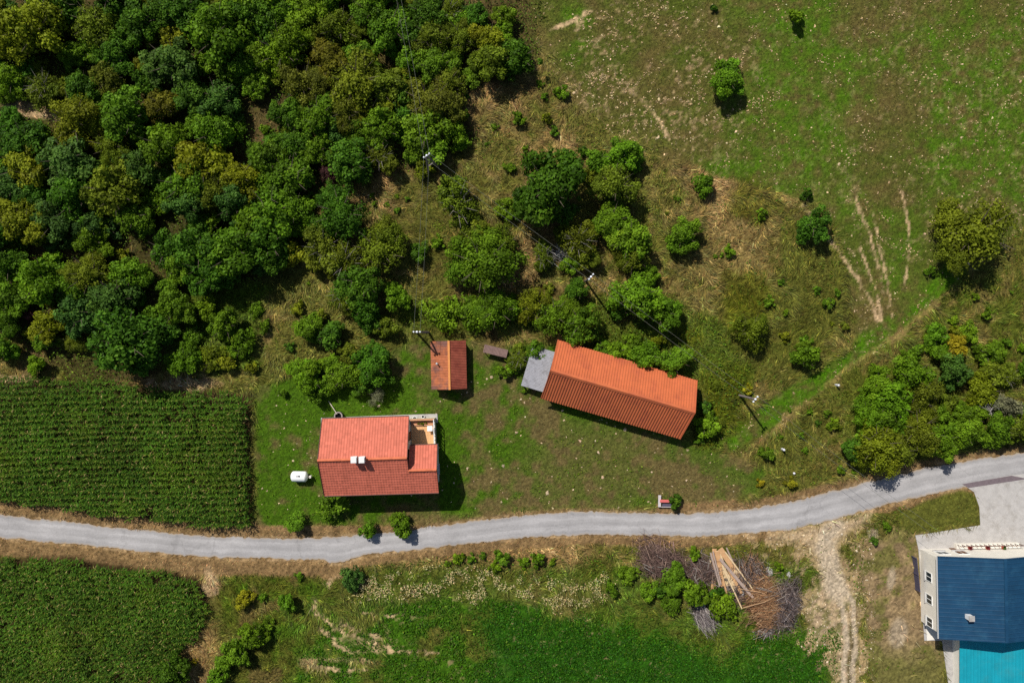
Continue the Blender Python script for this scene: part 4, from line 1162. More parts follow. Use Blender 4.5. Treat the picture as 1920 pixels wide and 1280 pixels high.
def window(parent, c, w, h, face):
    """face: outward direction in the local frame, 'x+', 'x-', 'y+', 'y-'"""
    sgn = 1 if face[1] == '+' else -1
    ax = face[0]
    t = 0.06
    def bx(mb, du, dz, su, sz, out, th):
        if ax == 'x': mb.box((c[0] + sgn * out, c[1] + du, c[2] + dz), (th, su, sz))
        else: mb.box((c[0] + du, c[1] + sgn * out, c[2] + dz), (su, th, sz))
    fr = MB()
    bx(fr, 0, h / 2 - t / 2, w, t, 0.03, 0.09); bx(fr, 0, -h / 2 + t / 2, w, t, 0.03, 0.09)
    bx(fr, -w / 2 + t / 2, 0, t, h - 2 * t, 0.03, 0.09); bx(fr, w / 2 - t / 2, 0, t, h - 2 * t, 0.03, 0.09); bx(fr, 0, 0, t * 0.8, h - 2 * t, 0.03, 0.08)
    o = fr.build('window', M['frame'], parent)
    for sg in (-1, 1):
        g = MB(); bx(g, sg * w / 4, 0, w / 2 - t * 1.3, h - 2 * t, 0.012, 0.02); g.build('pane', M['glass'], o)
    s = MB(); bx(s, 0, -h / 2 - 0.04, w + 0.2, 0.06, 0.09, 0.22); s.build('sill', M['concrete'], o)
    return o


# ---------------- tiled house
EZ, RZ = 4.1, 6.5
yaw = R(1.6)
O = W(690, 860, 3.0)
fr = Frame(O, yaw)
house = thing('tiled_house', 'house with a red clay tiled gable roof, twin white chimneys and a terrace', 'house', (O[0], O[1], 0), yaw)
xW = fr.loc(596, 863, RZ)[0]; xE = fr.loc(763, 858, RZ)[0]; xA = fr.loc(818.5, 881, 5.65)[0]
yR = fr.loc(680, 860.5, RZ)[1]; yN = fr.loc(680, 784, EZ)[1]; yS = fr.loc(700, 925.5, EZ)[1]
slope = (RZ - EZ) / (yR - yS)
RN = yN - yR
zA = 5.65
yA = yR - (RZ - zA) / slope
yAN = fr.loc(795, 835, 4.25)[1]
zAN = zA - (yAN - yA) * slope
OV = 0.5
wl = MB()
# main body walls up to the roof, with gables
bx0, bx1, by0, by1 = xW + OV, xE - 0.25, yS + OV, yN - OV
zs, zn = EZ + OV * slope - 0.12, EZ + OV * (RZ - EZ) / RN - 0.12
wl.add([(bx0, by0, -0.1), (bx1, by0, -0.1), (bx1, by1, -0.1), (bx0, by1, -0.1), (bx0, by0, zs), (bx1, by0, zs), (bx1, by1, zn), (bx0, by1, zn), (bx0, yR, RZ - 0.12), (bx1, yR, RZ - 0.12)],
       [(0, 1, 5, 4), (2, 3, 7, 6), (1, 2, 6, 9, 5), (3, 0, 4, 8, 7)])
wl.build('wall', M['white_wall'], house)
ax0, ax1, ay0, ay1 = xE - 0.25, xA - 0.3, yS + OV, yAN - 0.35
wl = MB()
za = zAN + 0.35 * slope - 0.12
wl.add([(ax0, ay0, -0.1), (ax1, ay0, -0.1), (ax1, ay1, -0.1), (ax0, ay1, -0.1), (ax0, ay0, zs), (ax1, ay0, zs), (ax1, ay1, za), (ax0, ay1, za), (ax0, yA, zA - 0.12), (ax1, yA, zA - 0.12)],
       [(0, 1, 5, 4), (2, 3, 7, 6), (1, 2, 6, 9, 5)])
wl.build('wall', M['white_wall'], house)
dk = MB()
def slab(pts, th=0.1):
    a = [Vector(p) for p in pts]
    n = (a[1] - a[0]).cross(a[2] - a[0]).normalized()
    dk.hexa([p - n * th for p in a], a)
slab([(xW, yS, EZ), (xE, yS, EZ), (xE, yR, RZ), (xW, yR, RZ)])
slab([(xW, yR, RZ), (xE, yR, RZ), (xE, yN, EZ), (xW, yN, EZ)])
slab([(xE, yS, EZ), (xA, yS, EZ), (xA, yA, zA), (xE, yA, zA)])
slab([(xE, yA, zA), (xA, yA, zA), (xA, yAN, zAN), (xE, yAN, zAN)])
roof = dk.build('roof', M['deck'], house)
LS = math.hypot(yR - yS, RZ - EZ); vS = (0, (yR - yS) / LS, (RZ - EZ) / LS)
tiles(roof, 'roof_tiles', (xW, yS, EZ), (1, 0, 0), vS, xE - xW, LS, 11)
LA = math.hypot(yA - yS, zA - EZ)
tiles(roof, 'roof_tiles', (xE, yS, EZ), (1, 0, 0), vS, xA - xE, LA, 12)
LN = math.hypot(RN, RZ - EZ); vN = (0, -RN / LN, (RZ - EZ) / LN)
tiles(roof, 'roof_tiles', (xE, yN, EZ), (-1, 0, 0), vN, xE - xW, LN, 13)
LB = math.hypot(yAN - yA, zA - zAN); vB = (0, -(yAN - yA) / LB, (zA - zAN) / LB)
tiles(roof, 'roof_tiles', (xA, yAN, zAN), (-1, 0, 0), vB, xA - xE, LB, 14)
ridge_tiles(roof, 'ridge_tiles', (xW, yR, RZ + 0.08), (xE, yR, RZ + 0.08))
ridge_tiles(roof, 'ridge_tiles', (xE + 0.02, yA, zA + 0.08), (xA, yA, zA + 0.08))
for nm, pts in (('verge_board', [((xW - 0.03, yS, EZ), (xW - 0.03, yR, RZ)), ((xW - 0.03, yN, EZ), (xW - 0.03, yR, RZ))]), ('verge_board', [((xE + 0.03, yR, RZ), (xE + 0.03, yN, EZ)), ((xE + 0.03, yA, zA + 0.02), (xE + 0.03, yR, RZ))]),
                ('verge_board', [((xA + 0.03, yS, EZ), (xA + 0.03, yA, zA)), ((xA + 0.03, yAN, zAN), (xA + 0.03, yA, zA))])):
    mb = MB()
    for a, b in pts: mb.bar(a, b, 0.05, 0.26)
    mb.build(nm, M['gutter'], roof)
for a, b in (((xW, yS - 0.11, EZ - 0.02), (xA, yS - 0.11, EZ - 0.02)), ((xW, yN + 0.11, EZ - 0.02), (xE, yN + 0.11, EZ - 0.02)), ((xE + 0.1, yAN + 0.11, zAN - 0.02), (xA, yAN + 0.11, zAN - 0.02))):
    MB().tube(a, b, 0.07, n=8).build('gutter', M['gutter'], roof)
MB().tube((xW + 0.1, yS - 0.1, EZ), (xW + 0.1, yS + 0.2, 0.1), 0.045).build('downpipe', M['gutter'], house)
for px in (663.5, 678.5):
    cx, cy = fr.loc(px, 861.5, 7.2)
    cb = MB(); cb.box((cx, cy, 6.6), (0.52, 0.56, 1.1)); ch = cb.build('chimney', M['chimney'], house, bevel=0.01)
    cb = MB(); cb.box((cx, cy, 7.20), (0.68, 0.74, 0.10)); cb.build('chimney_cap', M['frame'], ch, bevel=0.015)
    cb = MB(); cb.box((cx, cy, 7.32), (0.4, 0.44, 0.14)); cb.build('flue', M['chimney'], ch)
    cb = MB(); cb.box((cx, cy, 7.43), (0.62, 0.66, 0.06)); cb.build('cowl', M['frame'], ch, bevel=0.01)
for wx in (bx0 + 2, bx0 + 5, bx0 + 8, ax1 - 1.6):
    window(house, (wx, by0, 1.6), 1.2, 1.3, 'y-'); 
    if wx < ax0: window(house, (wx, by0, 3.35), 1.0, 0.7, 'y-')
for wy in (by0 + 2, by1 - 2): window(house, (bx0, wy, 1.6), 1.1, 1.3, 'x-')
for wx in (bx0 + 2.5, bx0 + 6.5): window(house, (wx, by1, 1.6), 1.2, 1.3, 'y+')
window(house, (ax1, ay0 + 1.6, 1.7), 1.1, 1.2, 'x+')
# terrace
TZ = 1.25
tx0, ty1 = xE - 0.25, fr.loc(790, 785, TZ)[1]
tx1 = fr.loc(815.5, 800, TZ)[0]; ty0 = ay1
mb = MB(); mb.box(((tx0 + tx1) / 2, (ty0 + ty1) / 2, TZ / 2 - 0.05), (tx1 - tx0, ty1 - ty0, TZ + 0.1 - 0.02)); terrace = mb.build('terrace_base', M['cream_wall'], house)
nX, nY = 8, 6
tb = MB(); tb.box((0, 0, 0), ((tx1 - tx0 - 0.3) / nX - 0.012, (ty1 - ty0 - 0.9) / nY - 0.012, 0.03))
tm_ = bpy.data.meshes.new('floor_tile'); tm_.from_pydata(tb.v, [], tb.f); tm_.materials.append(M['terracotta'])
for i in range(nX):
    for j in range(nY):
        o = obj('floor_tile', tm_, terrace)
        o.location = (tx0 + 0.1 + (i + 0.5) * (tx1 - tx0 - 0.3) / nX, ty0 + 0.05 + (j + 0.5) * (ty1 - ty0 - 0.9) / nY, TZ + 0.008)
mb = MB(); mb.box(((tx0 + tx1) / 2, ty1 - 0.72, TZ + 0.09), (tx1 - tx0 - 0.24, 0.1, 0.24)); mb.build('low_kerb', M['terrace_edge'], house)
mb = MB(); mb.box(((tx0 + tx1) / 2, ty1 - 0.40, TZ + 0.03), (tx1 - tx0 - 0.24, 0.5, 0.1)); mb.build('planting_ledge', M['terrace_edge'], house)
mb = MB(); mb.box(((tx0 + tx1) / 2, ty1 - 0.06, TZ + 0.3), (tx1 - tx0, 0.14, 0.66)); mb.build('parapet', M['terrace_edge'], house)
rl = MB()
for j in range(7):
    y = ty0 + 0.15 + j * (ty1 - ty0 - 0.3) / 6
    rl.box((tx1 - 0.05, y, TZ + 0.42), (0.06, 0.06, 0.85))
rl.box((tx1 - 0.05, (ty0 + ty1) / 2, TZ + 0.87), (0.09, ty1 - ty0, 0.06)); rl.box((tx1 - 0.05, (ty0 + ty1) / 2, TZ + 0.25), (0.05, ty1 - ty0, 0.05))
rl.build('railing', M['frame'], house)
mb = MB(); mb.box((tx0 + 0.03, (ty0 + ty1) / 2 - 0.3, TZ + 1.05), (0.07, 0.95, 2.0)); dr = mb.build('door', M['wood_door'], house)
mb = MB(); mb.box((tx0 + 0.09, (ty0 + ty1) / 2 - 0.65, TZ + 1.0), (0.05, 0.12, 0.04)); mb.build('handle', M['gutter'], dr)
tag(sheet('pavement', [(766, 777), (820, 775.5), (821, 792), (766, 792)], 0.07, M['concrete']), kind='structure')
sheet('house_apron', [(602, 783), (766, 777), (766, 790), (602, 796)], 0.05, M['concrete'])


def at_house(px, py, z):
    return W(px, py, z)


x, y = W(806, 803, TZ + 0.7)
t = thing('garden_table', 'small white plastic table standing on the tiled terrace', 'table', (x, y, TZ + 0.02), yaw)
mb = MB(); mb.box((0, 0, 0.70), (0.62, 0.62, 0.04)); mb.build('table_top', M['plastic'], t, bevel=0.02)
for sx in (-1, 1):
    for sy in (-1, 1): MB().tube((sx * 0.25, sy * 0.25, 0), (sx * 0.23, sy * 0.23, 0.69), 0.025).build('leg', M['plastic'], t)
for px, py, rr, lab in ((777.5, 784.5, 0.27, 'white round planter bowl outside the parapet, next to the tiled roof'), (793, 781, 0.2, 'small white planter pot on the concrete in front of the terrace parapet')):
    x, y = W(px, py, 0.5)
    t = thing('planter_bowl', lab, 'planter', (x, y, 0.07))
    MB().lathe((0, 0, 0), [(0.0, 0.0), (rr * 0.7, 0.0), (rr, 0.42), (rr * 0.98, 0.46), (rr * 0.78, 0.45), (rr * 0.74, 0.36), (0.0, 0.36)], 18).build('bowl', M['plastic'], t, smooth=False)
    MB().lathe((0, 0, 0.37), [(0.0, 0.03), (rr * 0.73, 0.0)], 14).build('soil', M['soot'], t)
for i, (px, py, rr) in enumerate(((787, 792, 6), (794, 792.5, 7), (801, 790, 5))):
    o = plant(px, py, rr * 0.55, 'K' if i != 1 else 'O', ('brownish trailing terrace plant beside the parapet', 'bushy olive terrace plant in the middle of the ledge', 'small terrace plant at the railing end of the ledge')[i], 1.0)
    o.location.z = TZ + 0.05

# water barrel and the pole that leans on it
x, y = W(634.5, 779.5, 0.9)
t = thing('rain_barrel', 'open dark water barrel with a pale rim at the tiled house eave', 'barrel', (x, y - 0.0, 0.0))
M['dark_plastic'] = surf('dark_plastic', (0.03, 0.03, 0.035), 0.5)
M['water'] = surf('dark_water', (0.006, 0.008, 0.01), 0.05, 0.1, 1, spec=0.5)
M['rim'] = surf('grey_rim', lin(150, 140, 136), 0.8, 0.2, 6)
MB().lathe((0, 0, 0), [(0.0, 0.02), (0.42, 0.02), (0.46, 0.5), (0.45, 0.95), (0.38, 0.95), (0.38, 0.3), (0.0, 0.3)], 24).build('shell', M['dark_plastic'], t, smooth=False)
MB().lathe((0, 0, 0.955), [(0.37, 0.0), (0.37, 0.05), (0.5, 0.05), (0.5, -0.04), (0.46, -0.04)], 24).build('rim', M['rim'], t)
MB().lathe((0, 0, 0.72), [(0.0, 0.0), (0.379, 0.0)], 24).build('water', M['water'], t)
a, b = W(615, 752, 0.3), W(632, 776, 1.02)
M['pale_wood'] = surf('pale_wood', lin(196, 184, 170), 0.8, 0.2, 6)
t = thing('wooden_pole', 'thin pale pole slanting from the weeds onto the rim of the water barrel', 'pole', (a[0], a[1], 0))
MB().tube((0, 0, 0.02), (b[0] - a[0], b[1] - a[1], 1.05), 0.05, 0.04, 8).build('shaft', M['pale_wood'], t)
MB().tube(((b[0] - a[0]) * 0.97, (b[1] - a[1]) * 0.97, 1.0), ((b[0] - a[0]) * 0.99, (b[1] - a[1]) * 0.99, 1.1), 0.055, 0.055, 8).build('collar', M['rim'], t)

# gas tank
x, y = W(561, 893, 0.9)
M['tank'] = surf('white_tank_paint', lin(244, 244, 242), 0.35, 0.04, 3, spec=0.4)
t = thing('gas_tank', 'white rounded horizontal gas tank on short feet in the yard', 'tank', (x, y, 0.0), R(-1.0))
Lh, rr = 1.0, 0.62
rings = []
for i in range(9): rings.append((-Lh + 0.34 - 0.34 * math.cos(i / 8 * math.pi / 2) , rr * math.sin(i / 8 * math.pi / 2)))
rings = rings + [(-a_, b_) for a_, b_ in rings[::-1]]
vs, fs = [], []
n = 28
for a_, b_ in rings: vs += [(a_, b_ * math.cos(2 * math.pi * i / n), 0.84 + b_ * math.sin(2 * math.pi * i / n)) for i in range(n)]
for j in range(len(rings) - 1): fs += [(j * n + (i + 1) % n, j * n + i, (j + 1) * n + i, (j + 1) * n + (i + 1) % n) for i in range(n)]
mb = MB(); mb.add(vs, fs); mb.build('vessel', M['tank'], t, smooth=True)
mb = MB(); mb.box((-0.05, 0.12, 1.46), (0.42, 0.09, 0.06)); mb.build('fittings', M['dark_plastic'], t)
mb = MB(); mb.lathe((0.13, 0.14, 1.40), [(0.0, 0.12), (0.09, 0.12), (0.1, 0.0)], 12); mb.build('valve_dome', M['dark_plastic'], t)
for sx in (-0.5, 0.5):
    mb = MB(); mb.box((sx, 0, 0.2), (0.1, 0.7, 0.5)); mb.build('foot', M['tank'], t)
MB().tube((0.9, -0.05, 0.85), (1.22, -0.05, 0.85), 0.06).build('outlet_pipe', M['rim'], t)
mb = MB(); mb.box((1.25, -0.05, 0.6), (0.22, 0.26, 0.55)); mb.build('regulator_box', M['white_wall'], t, bevel=0.02)


# ---------------- sheet metal roofs
def ribbed(p0, u, v, Lu, Lv, pitch, h, flat=0.45, th=0.02):
    """trapezoid-profile sheet, ribs run up the slope"""
    p0, u, v = Vector(p0), Vector(u), Vector(v)
    n = u.cross(v).normalized()
    k = max(1, round(Lu / pitch)); pt = Lu / k
    prof = []
    for i in range(k):
        b = i * pt
        prof += [(b, 0), (b + pt * flat, 0), (b + pt * (flat + 0.12), h), (b + pt * 0.88, h)]
    prof.append((Lu, 0))
    mb = MB()
    m = len(prof)
    vs = [p0 + u * a + n * b for a, b in prof] + [p0 + u * a + n * b + v * Lv for a, b in prof] + [p0 + u * a + n * (b - th) for a, b in prof] + [p0 + u * a + n * (b - th) + v * Lv for a, b in prof]
    fs = []
    for i in range(m - 1):
        fs += [(i, i + 1, m + i + 1, m + i), (2 * m + i + 1, 2 * m + i, 3 * m + i, 3 * m + i + 1), (2 * m + i, 2 * m + i + 1, i + 1, i), (m + i, m + i + 1, 3 * m + i + 1, 3 * m + i)]
    fs += [(0, m, 3 * m, 2 * m), (m - 1, 3 * m - 1, 4 * m - 1, 2 * m - 1)]
    return mb.add(vs, fs)


def board_wall(parent, a, b, z0, top, mat, w=0.22, name='wall_board'):
    """upright boards from a to b, each its own piece; top(t) gives the height along the wall"""
    a, b = Vector((*a, 0)), Vector((*b, 0))
    Lw = (b - a).length
    n = max(1, round(Lw / w))
    d = (b - a) / n
    for i in range(n):
        p, q = a + d * (i + 0.03), a + d * (i + 0.97)
        s = d.normalized().cross(Vector((0, 0, 1))) * 0.025
        h0, h1 = top((i + 0.03) / n), top((i + 0.97) / n)
        mb = MB(); mb.hexa([(p - s).to_tuple()[:2] + (z0,), (q - s).to_tuple()[:2] + (z0,), (q + s).to_tuple()[:2] + (z0,), (p + s).to_tuple()[:2] + (z0,)],
                           [(p - s).to_tuple()[:2] + (h0,), (q - s).to_tuple()[:2] + (h1,), (q + s).to_tuple()[:2] + (h1,), (p + s).to_tuple()[:2] + (h0,)])
        mb.build(name, mat, parent)


# barn
BE, BR = 1.9, 5.1
yaw = -math.atan2(713 - 637, 1307 - 1046)
O = W(1160, 728, 2.0)
fr = Frame(O, yaw)
barn = thing('barn', 'long barn with an orange-red ribbed metal gable roof', 'barn', (O[0], O[1], 0), yaw)
x0 = fr.loc(1046, 637, BE)[0]; x1 = fr.loc(1307, 713, BE)[0]
yN = (fr.loc(1046, 637, BE)[1] + fr.loc(1307, 713, BE)[1]) / 2
yS = (fr.loc(1014, 746, BE)[1] + fr.loc(1275, 823, BE)[1]) / 2
yR = (yN + yS) / 2 - 0.05
LS, LN = math.hypot(yR - yS, BR - BE), math.hypot(yN - yR, BR - BE)
ribbed((x0, yS, BE), (1, 0, 0), (0, (yR - yS) / LS, (BR - BE) / LS), x1 - x0, LS, 0.31, 0.055).build('roof_slope', M['orange_metal'], barn)
ribbed((x1, yN, BE), (-1, 0, 0), (0, -(yN - yR) / LN, (BR - BE) / LN), x1 - x0, LN, 0.31, 0.055).build('roof_slope', M['orange_metal'], barn)
mb = MB()
for sg, yy in ((-1, yS), (1, yN)):
    yb_ = yR + (yy - yR) * 0.07; zb = BR - (BR - BE) * 0.07
    mb.hexa([(x0 - 0.05, yR, BR + 0.05), (x1 + 0.05, yR, BR + 0.05), (x1 + 0.05, yb_, zb + 0.06), (x0 - 0.05, yb_, zb + 0.06)][::sg * -1 or 1],
            [(x0 - 0.05, yR, BR + 0.075), (x1 + 0.05, yR, BR + 0.075), (x1 + 0.05, yb_, zb + 0.085), (x0 - 0.05, yb_, zb + 0.085)][::sg * -1 or 1])
mb.build('ridge_cap', M['orange_metal'], barn)
for xx in (x0, x1):
    mb = MB(); mb.bar((xx, yS, BE + 0.02), (xx, yR, BR + 0.02), 0.06, 0.16); mb.bar((xx, yN, BE + 0.02), (xx, yR, BR + 0.02), 0.06, 0.16); mb.build('verge_flashing', M['orange_metal'], barn)
mb = MB(); zi = lambda y: BE + (BR - BE) * (1 - abs(y - yR) / (yN - yR)) - 0.09
ix0, ix1, iy0, iy1 = x0 + 0.35, x1 - 0.35, yS + 0.45, yN - 0.45
mb.add([(ix0, iy0, -0.1), (ix1, iy0, -0.1), (ix1, iy1, -0.1), (ix0, iy1, -0.1), (ix0, iy0, zi(iy0)), (ix1, iy0, zi(iy0)), (ix1, iy1, zi(iy1)), (ix0, iy1, zi(iy1)), (ix0, yR, BR - 0.09), (ix1, yR, BR - 0.09)],
       [(0, 1, 5, 4), (2, 3, 7, 6), (1, 2, 6, 9, 5), (3, 0, 4, 8, 7)])
mb.build('wall', M['cream_wall'], barn)
for xx in (ix0 + 3, ix0 + 10):
    mb = MB(); mb.box((xx, iy0 - 0.03, 0.85), (2.2, 0.06, 1.7)); dr = mb.build('door', M['wood_door'], barn)
    mb = MB(); mb.box((xx + 0.9, iy0 - 0.08, 0.9), (0.05, 0.05, 0.2)); mb.build('handle', M['gutter'], dr)
# grey lean-to against the barn end: every sheet a piece
lean = thing('lean_to_shelter', 'low lean-to with grey corrugated fibre-cement sheets at the barn end', 'shed', (O[0], O[1], 0), yaw)
gx0 = fr.loc(977, 722, 1.5)[0]; gx1 = x0 + 0.1
gy0 = fr.loc(977, 723, 1.5)[1]; gy1 = fr.loc(998, 648, 1.6)[1]
rows_, cols_ = 2, 6
Lx = gx1 - gx0; Ly = gy1 - gy0
za, zb = 1.45, 1.75
for j in range(rows_):
    for i in range(cols_):
        ya, yb2 = gy0 + Ly * i / cols_, gy0 + Ly * (i + 1) / cols_ + 0.04
        xa, xb = gx0 + Lx * j / rows_ - (0.06 if j else 0), gx0 + Lx * (j + 1) / rows_
        z_a = za + (zb - za) * (xa - gx0) / Lx + 0.02 * j + 0.012 * (i % 2); z_b = za + (zb - za) * (xb - gx0) / Lx + 0.02 * j + 0.012 * (i % 2)
        Lr = math.hypot(xb - xa, z_b - z_a)
        ribbed((xa, yb2 - 0.01, z_a), (0, -1, 0), ((xb - xa) / Lr, 0, (z_b - z_a) / Lr), yb2 - ya - 0.03, Lr, 0.17, 0.04, 0.3).build('roof_sheet', M['grey_sheet'], lean)
for px_, py_2 in ((gx0 + 0.15, gy0 + 0.15), (gx0 + 0.15, gy1 - 0.15), (gx0 + 0.15, (gy0 + gy1) / 2)):
    mb = MB(); mb.box((px_, py_2, 0.7), (0.12, 0.12, 1.5)); mb.build('post', M['boards'], lean)
mb = MB(); mb.bar((gx0 + 0.15, gy0, 1.4), (gx0 + 0.15, gy1, 1.4), 0.1, 0.1); mb.build('beam', M['boards'], lean)
board_wall(lean, (gx0 + 0.35, gy1 - 0.1), (gx1 - 0.1, gy1 - 0.1), 0, lambda t: 1.45 + 0.25 * t, M['boards'])

# rusty shed
SE_, SR_ = 1.5, 2.6
yaw = R(-1.0) * -1
O = W(842, 685, 1.5)
yaw = R(1.2)
fr = Frame(O, yaw)
shed = thing('rusty_shed', 'small shed with a rust-brown tin gable roof and a stove pipe', 'shed', (O[0], O[1], 0), yaw)
sx0 = fr.loc(808, 685, SE_)[0]; sx1 = fr.loc(874.5, 685, SE_)[0]; sxr = fr.loc(842, 685, SR_)[0]
sy0 = fr.loc(842, 729.5, 2.0)[1]; sy1 = fr.loc(842, 639, 2.0)[1]
for side, xx, mat_ in ((-1, sx0, M['rust']), (1, sx1, M['rust2'])):
    Ls = math.hypot(sxr - xx, SR_ - SE_)
    u = (0, 1, 0) if side > 0 else (0, -1, 0)
    p0 = (xx, sy0 if side > 0 else sy1, SE_)
    vv_ = ((sxr - xx) / Ls, 0, (SR_ - SE_) / Ls)
    sheetw = (sy1 - sy0) / 6
    for i in range(6):
        a = Vector(p0) + Vector(u) * sheetw * i + Vector((0, 0, 0.008 * (i % 2)))
        ribbed(a, u, vv_, sheetw + 0.03, Ls + random.uniform(0, 0.05), 0.19 if side > 0 else 0.36, 0.035 if side > 0 else 0.02, 0.5).build('roof_sheet', mat_, shed)
mb = MB(); mb.bar((sxr, sy0 - 0.03, SR_ + 0.03), (sxr, sy1 + 0.03, SR_ + 0.03), 0.24, 0.05); mb.build('ridge_cap', M['rust_ridge'], shed)
tw_, bw_ = lambda t: SE_ + 0.05, None
wx0, wx1, wy0, wy1 = sx0 + 0.22, sx1 - 0.22, sy0 + 0.2, sy1 - 0.2
zt = SE_ + 0.22 * (SR_ - SE_) / (sxr - sx0) - 0.08
board_wall(shed, (wx0, wy0), (wx0, wy1), 0, lambda t: zt, M['boards'], 0.5)
board_wall(shed, (wx1, wy0), (wx1, wy1), 0, lambda t: zt, M['boards'], 0.5)
gab = lambda t: zt + (SR_ - 0.08 - zt) * (1 - abs(2 * t - 1))
board_wall(shed, (wx0, wy0), (wx1, wy0), 0, gab, M['boards'], 0.4)
board_wall(shed, (wx0, wy1), (wx1, wy1), 0, gab, M['boards'], 0.4)
mb = MB(); mb.box(((wx0 + wx1) / 2 + 0.2, wy0 - 0.05, 0.85), (0.8, 0.05, 1.7)); mb.build('door', M['wood_door'], shed)
cx, cy = fr.loc(819.5, 681.5, 2.2)
M['pipe'] = surf('galvanised_pipe', lin(190, 190, 188), 0.5, 0.15, 8, metal=0.3)
sp_ = MB().tube((cx, cy, 1.6), (cx, cy, 2.55), 0.07, n=10).build('stove_pipe', M['pipe'], shed)
MB().lathe((cx, cy, 2.55), [(0.13, 0.04), (0.0, 0.12)], 10).build('cowl', M['pipe'], sp_)

# small brown shelter
O = W(929, 658, 1.3)
yaw = -math.atan2(10, 41)
fr = Frame(O, yaw)
t = thing('brown_shelter', 'little shelter with a brown corrugated sheet roof under a thin tree', 'shed', (O[0], O[1], 0), yaw)
lx, ly = 44 * S, 15 * S
for i in range(3):
    ribbed((-lx / 2 + lx / 3 * i, -ly / 2, 1.2 + 0.008 * (i % 2)), (1, 0, 0), (0, 0.97, 0.24), lx / 3 + 0.03, ly / 0.97, 0.16, 0.03, 0.4).build('roof_sheet', M['brown_sheet'], t)
for sx_ in (-1, 1):
    for sy_ in (-1, 1):
        mb = MB(); mb.box((sx_ * (lx / 2 - 0.1), sy_ * (ly / 2 - 0.08), 0.58 + 0.06 * sy_), (0.08, 0.08, 1.2 + 0.12 * sy_)); mb.build('post', M['boards'], t)
board_wall(t, (-lx / 2 + 0.1, ly / 2 - 0.1), (lx / 2 - 0.1, ly / 2 - 0.1), 0, lambda q: 1.3, M['boards'], 0.25)

# ---------------- blue-roofed house at the lower right
M['blue_roof'] = surf('dark_blue_sheet', lin(20, 62, 92), 0.55, 0.2, 0.8, 0.05, 10, 0.35, col2=lin(34, 74, 98), c2=(0.5, 0.75), c2scale=0.4)
M['cyan_roof'] = surf('cyan_sheet', lin(20, 146, 164), 0.5, 0.15, 0.8, 0.05, 10, 0.35, col2=lin(50, 140, 150), c2=(0.5, 0.75), c2scale=0.5)
BZ, BT = 4.4, 5.8
bh = thing('blue_house', 'white-walled house with a dark blue sheet roof and a turquoise lower roof', 'house', (*W(1850, 1130, 0), 0), R(1.0))
fr = Frame(W(1850, 1130, 0), R(1.0))
bx0, by1 = fr.loc(1758, 1043, BZ); by0 = fr.loc(1780, 1196, BZ)[1]; xr = fr.loc(1886, 1120, BT)[0]; bx1 = xr + (xr - bx0)
wx0_, wy1_, wy0_, wx1_ = bx0 + 0.35, by1 - 0.35, by0 + 0.35, bx1 - 0.35
zg = BT - 0.15
mb = MB(); mb.add([(wx0_, wy0_, -0.1), (wx1_, wy0_, -0.1), (wx1_, wy1_, -0.1), (wx0_, wy1_, -0.1), (wx0_, wy0_, BZ - 0.05), (wx1_, wy0_, BZ - 0.05), (wx1_, wy1_, BZ - 0.05), (wx0_, wy1_, BZ - 0.05), (xr, wy0_, zg), (xr, wy1_, zg)],
                  [(0, 1, 5, 8, 4), (1, 2, 6, 5), (2, 3, 7, 9, 6), (3, 0, 4, 7)]); mb.build('wall', M['white_wall'], bh)
Lr = math.hypot(xr - bx0, BT - BZ)
rw = ribbed((bx0, by1, BZ), (0, -1, 0), ((xr - bx0) / Lr, 0, (BT - BZ) / Lr), by1 - by0, Lr, 0.5, 0.04, 0.78, 0.05).build('roof_slope', M['blue_roof'], bh)
ribbed((bx1, by0, BZ), (0, 1, 0), (-(xr - bx0) / Lr, 0, (BT - BZ) / Lr), by1 - by0, Lr, 0.5, 0.04, 0.78, 0.05).build('roof_slope', M['blue_roof'], bh)
mb = MB(); mb.bar((xr, by0 - 0.03, BT + 0.05), (xr, by1 + 0.03, BT + 0.05), 0.35, 0.05); mb.build('ridge_cap', M['blue_roof'], bh)
for yy in (by0, by1):
    mb = MB(); mb.bar((bx0, yy, BZ), (xr, yy, BT), 0.08, 0.2); mb.bar((bx1, yy, BZ), (xr, yy, BT), 0.08, 0.2); mb.build('verge_flashing', M['blue_roof'], bh)
MB().tube((bx0 - 0.08, by0, BZ - 0.04), (bx0 - 0.08, by1, BZ - 0.04), 0.08).build('gutter', M['pipe'], bh)
cx, cy = fr.loc(1820, 1158, BZ + 1.2)
mb = MB(); mb.box((cx, cy, BZ + 0.85), (0.5, 0.5, 1.1)); ch = mb.build('chimney', M['chimney'], bh)
mb = MB(); mb.box((cx, cy, BZ + 1.43), (0.62, 0.62, 0.08)); mb.build('chimney_cap', M['concrete'], ch)
lx0 = fr.loc(1800, 1250, 2.0)[0]; ly0 = fr.loc(1850, 1380, 1.7)[1]
mb = MB(); mb.add([(lx0 + 0.3, ly0, -0.1), (wx1_, ly0, -0.1), (wx1_, wy0_, -0.1), (lx0 + 0.3, wy0_, -0.1), (lx0 + 0.3, ly0, 1.62), (wx1_, ly0, 1.62), (wx1_, wy0_, 2.0), (lx0 + 0.3, wy0_, 2.0)], [(0, 1, 5, 4), (1, 2, 6, 5), (3, 0, 4, 7)]); mb.build('wall', M['white_wall'], bh)
Lr = math.hypot(wy0_ - ly0 + 0.3, 0.4)
ribbed((lx0, ly0 - 0.3, 1.65), (1, 0, 0), (0, (wy0_ - ly0 + 0.3) / Lr, 0.4 / Lr), bx1 - lx0, Lr, 0.4, 0.045, 0.7).build('lower_roof', M['cyan_roof'], bh)
for wy_ in (1080, 1122, 1165): window(bh, (wx0_, fr.loc(1750, wy_, 1.8)[1], 1.9), 1.1, 1.3, 'x-')
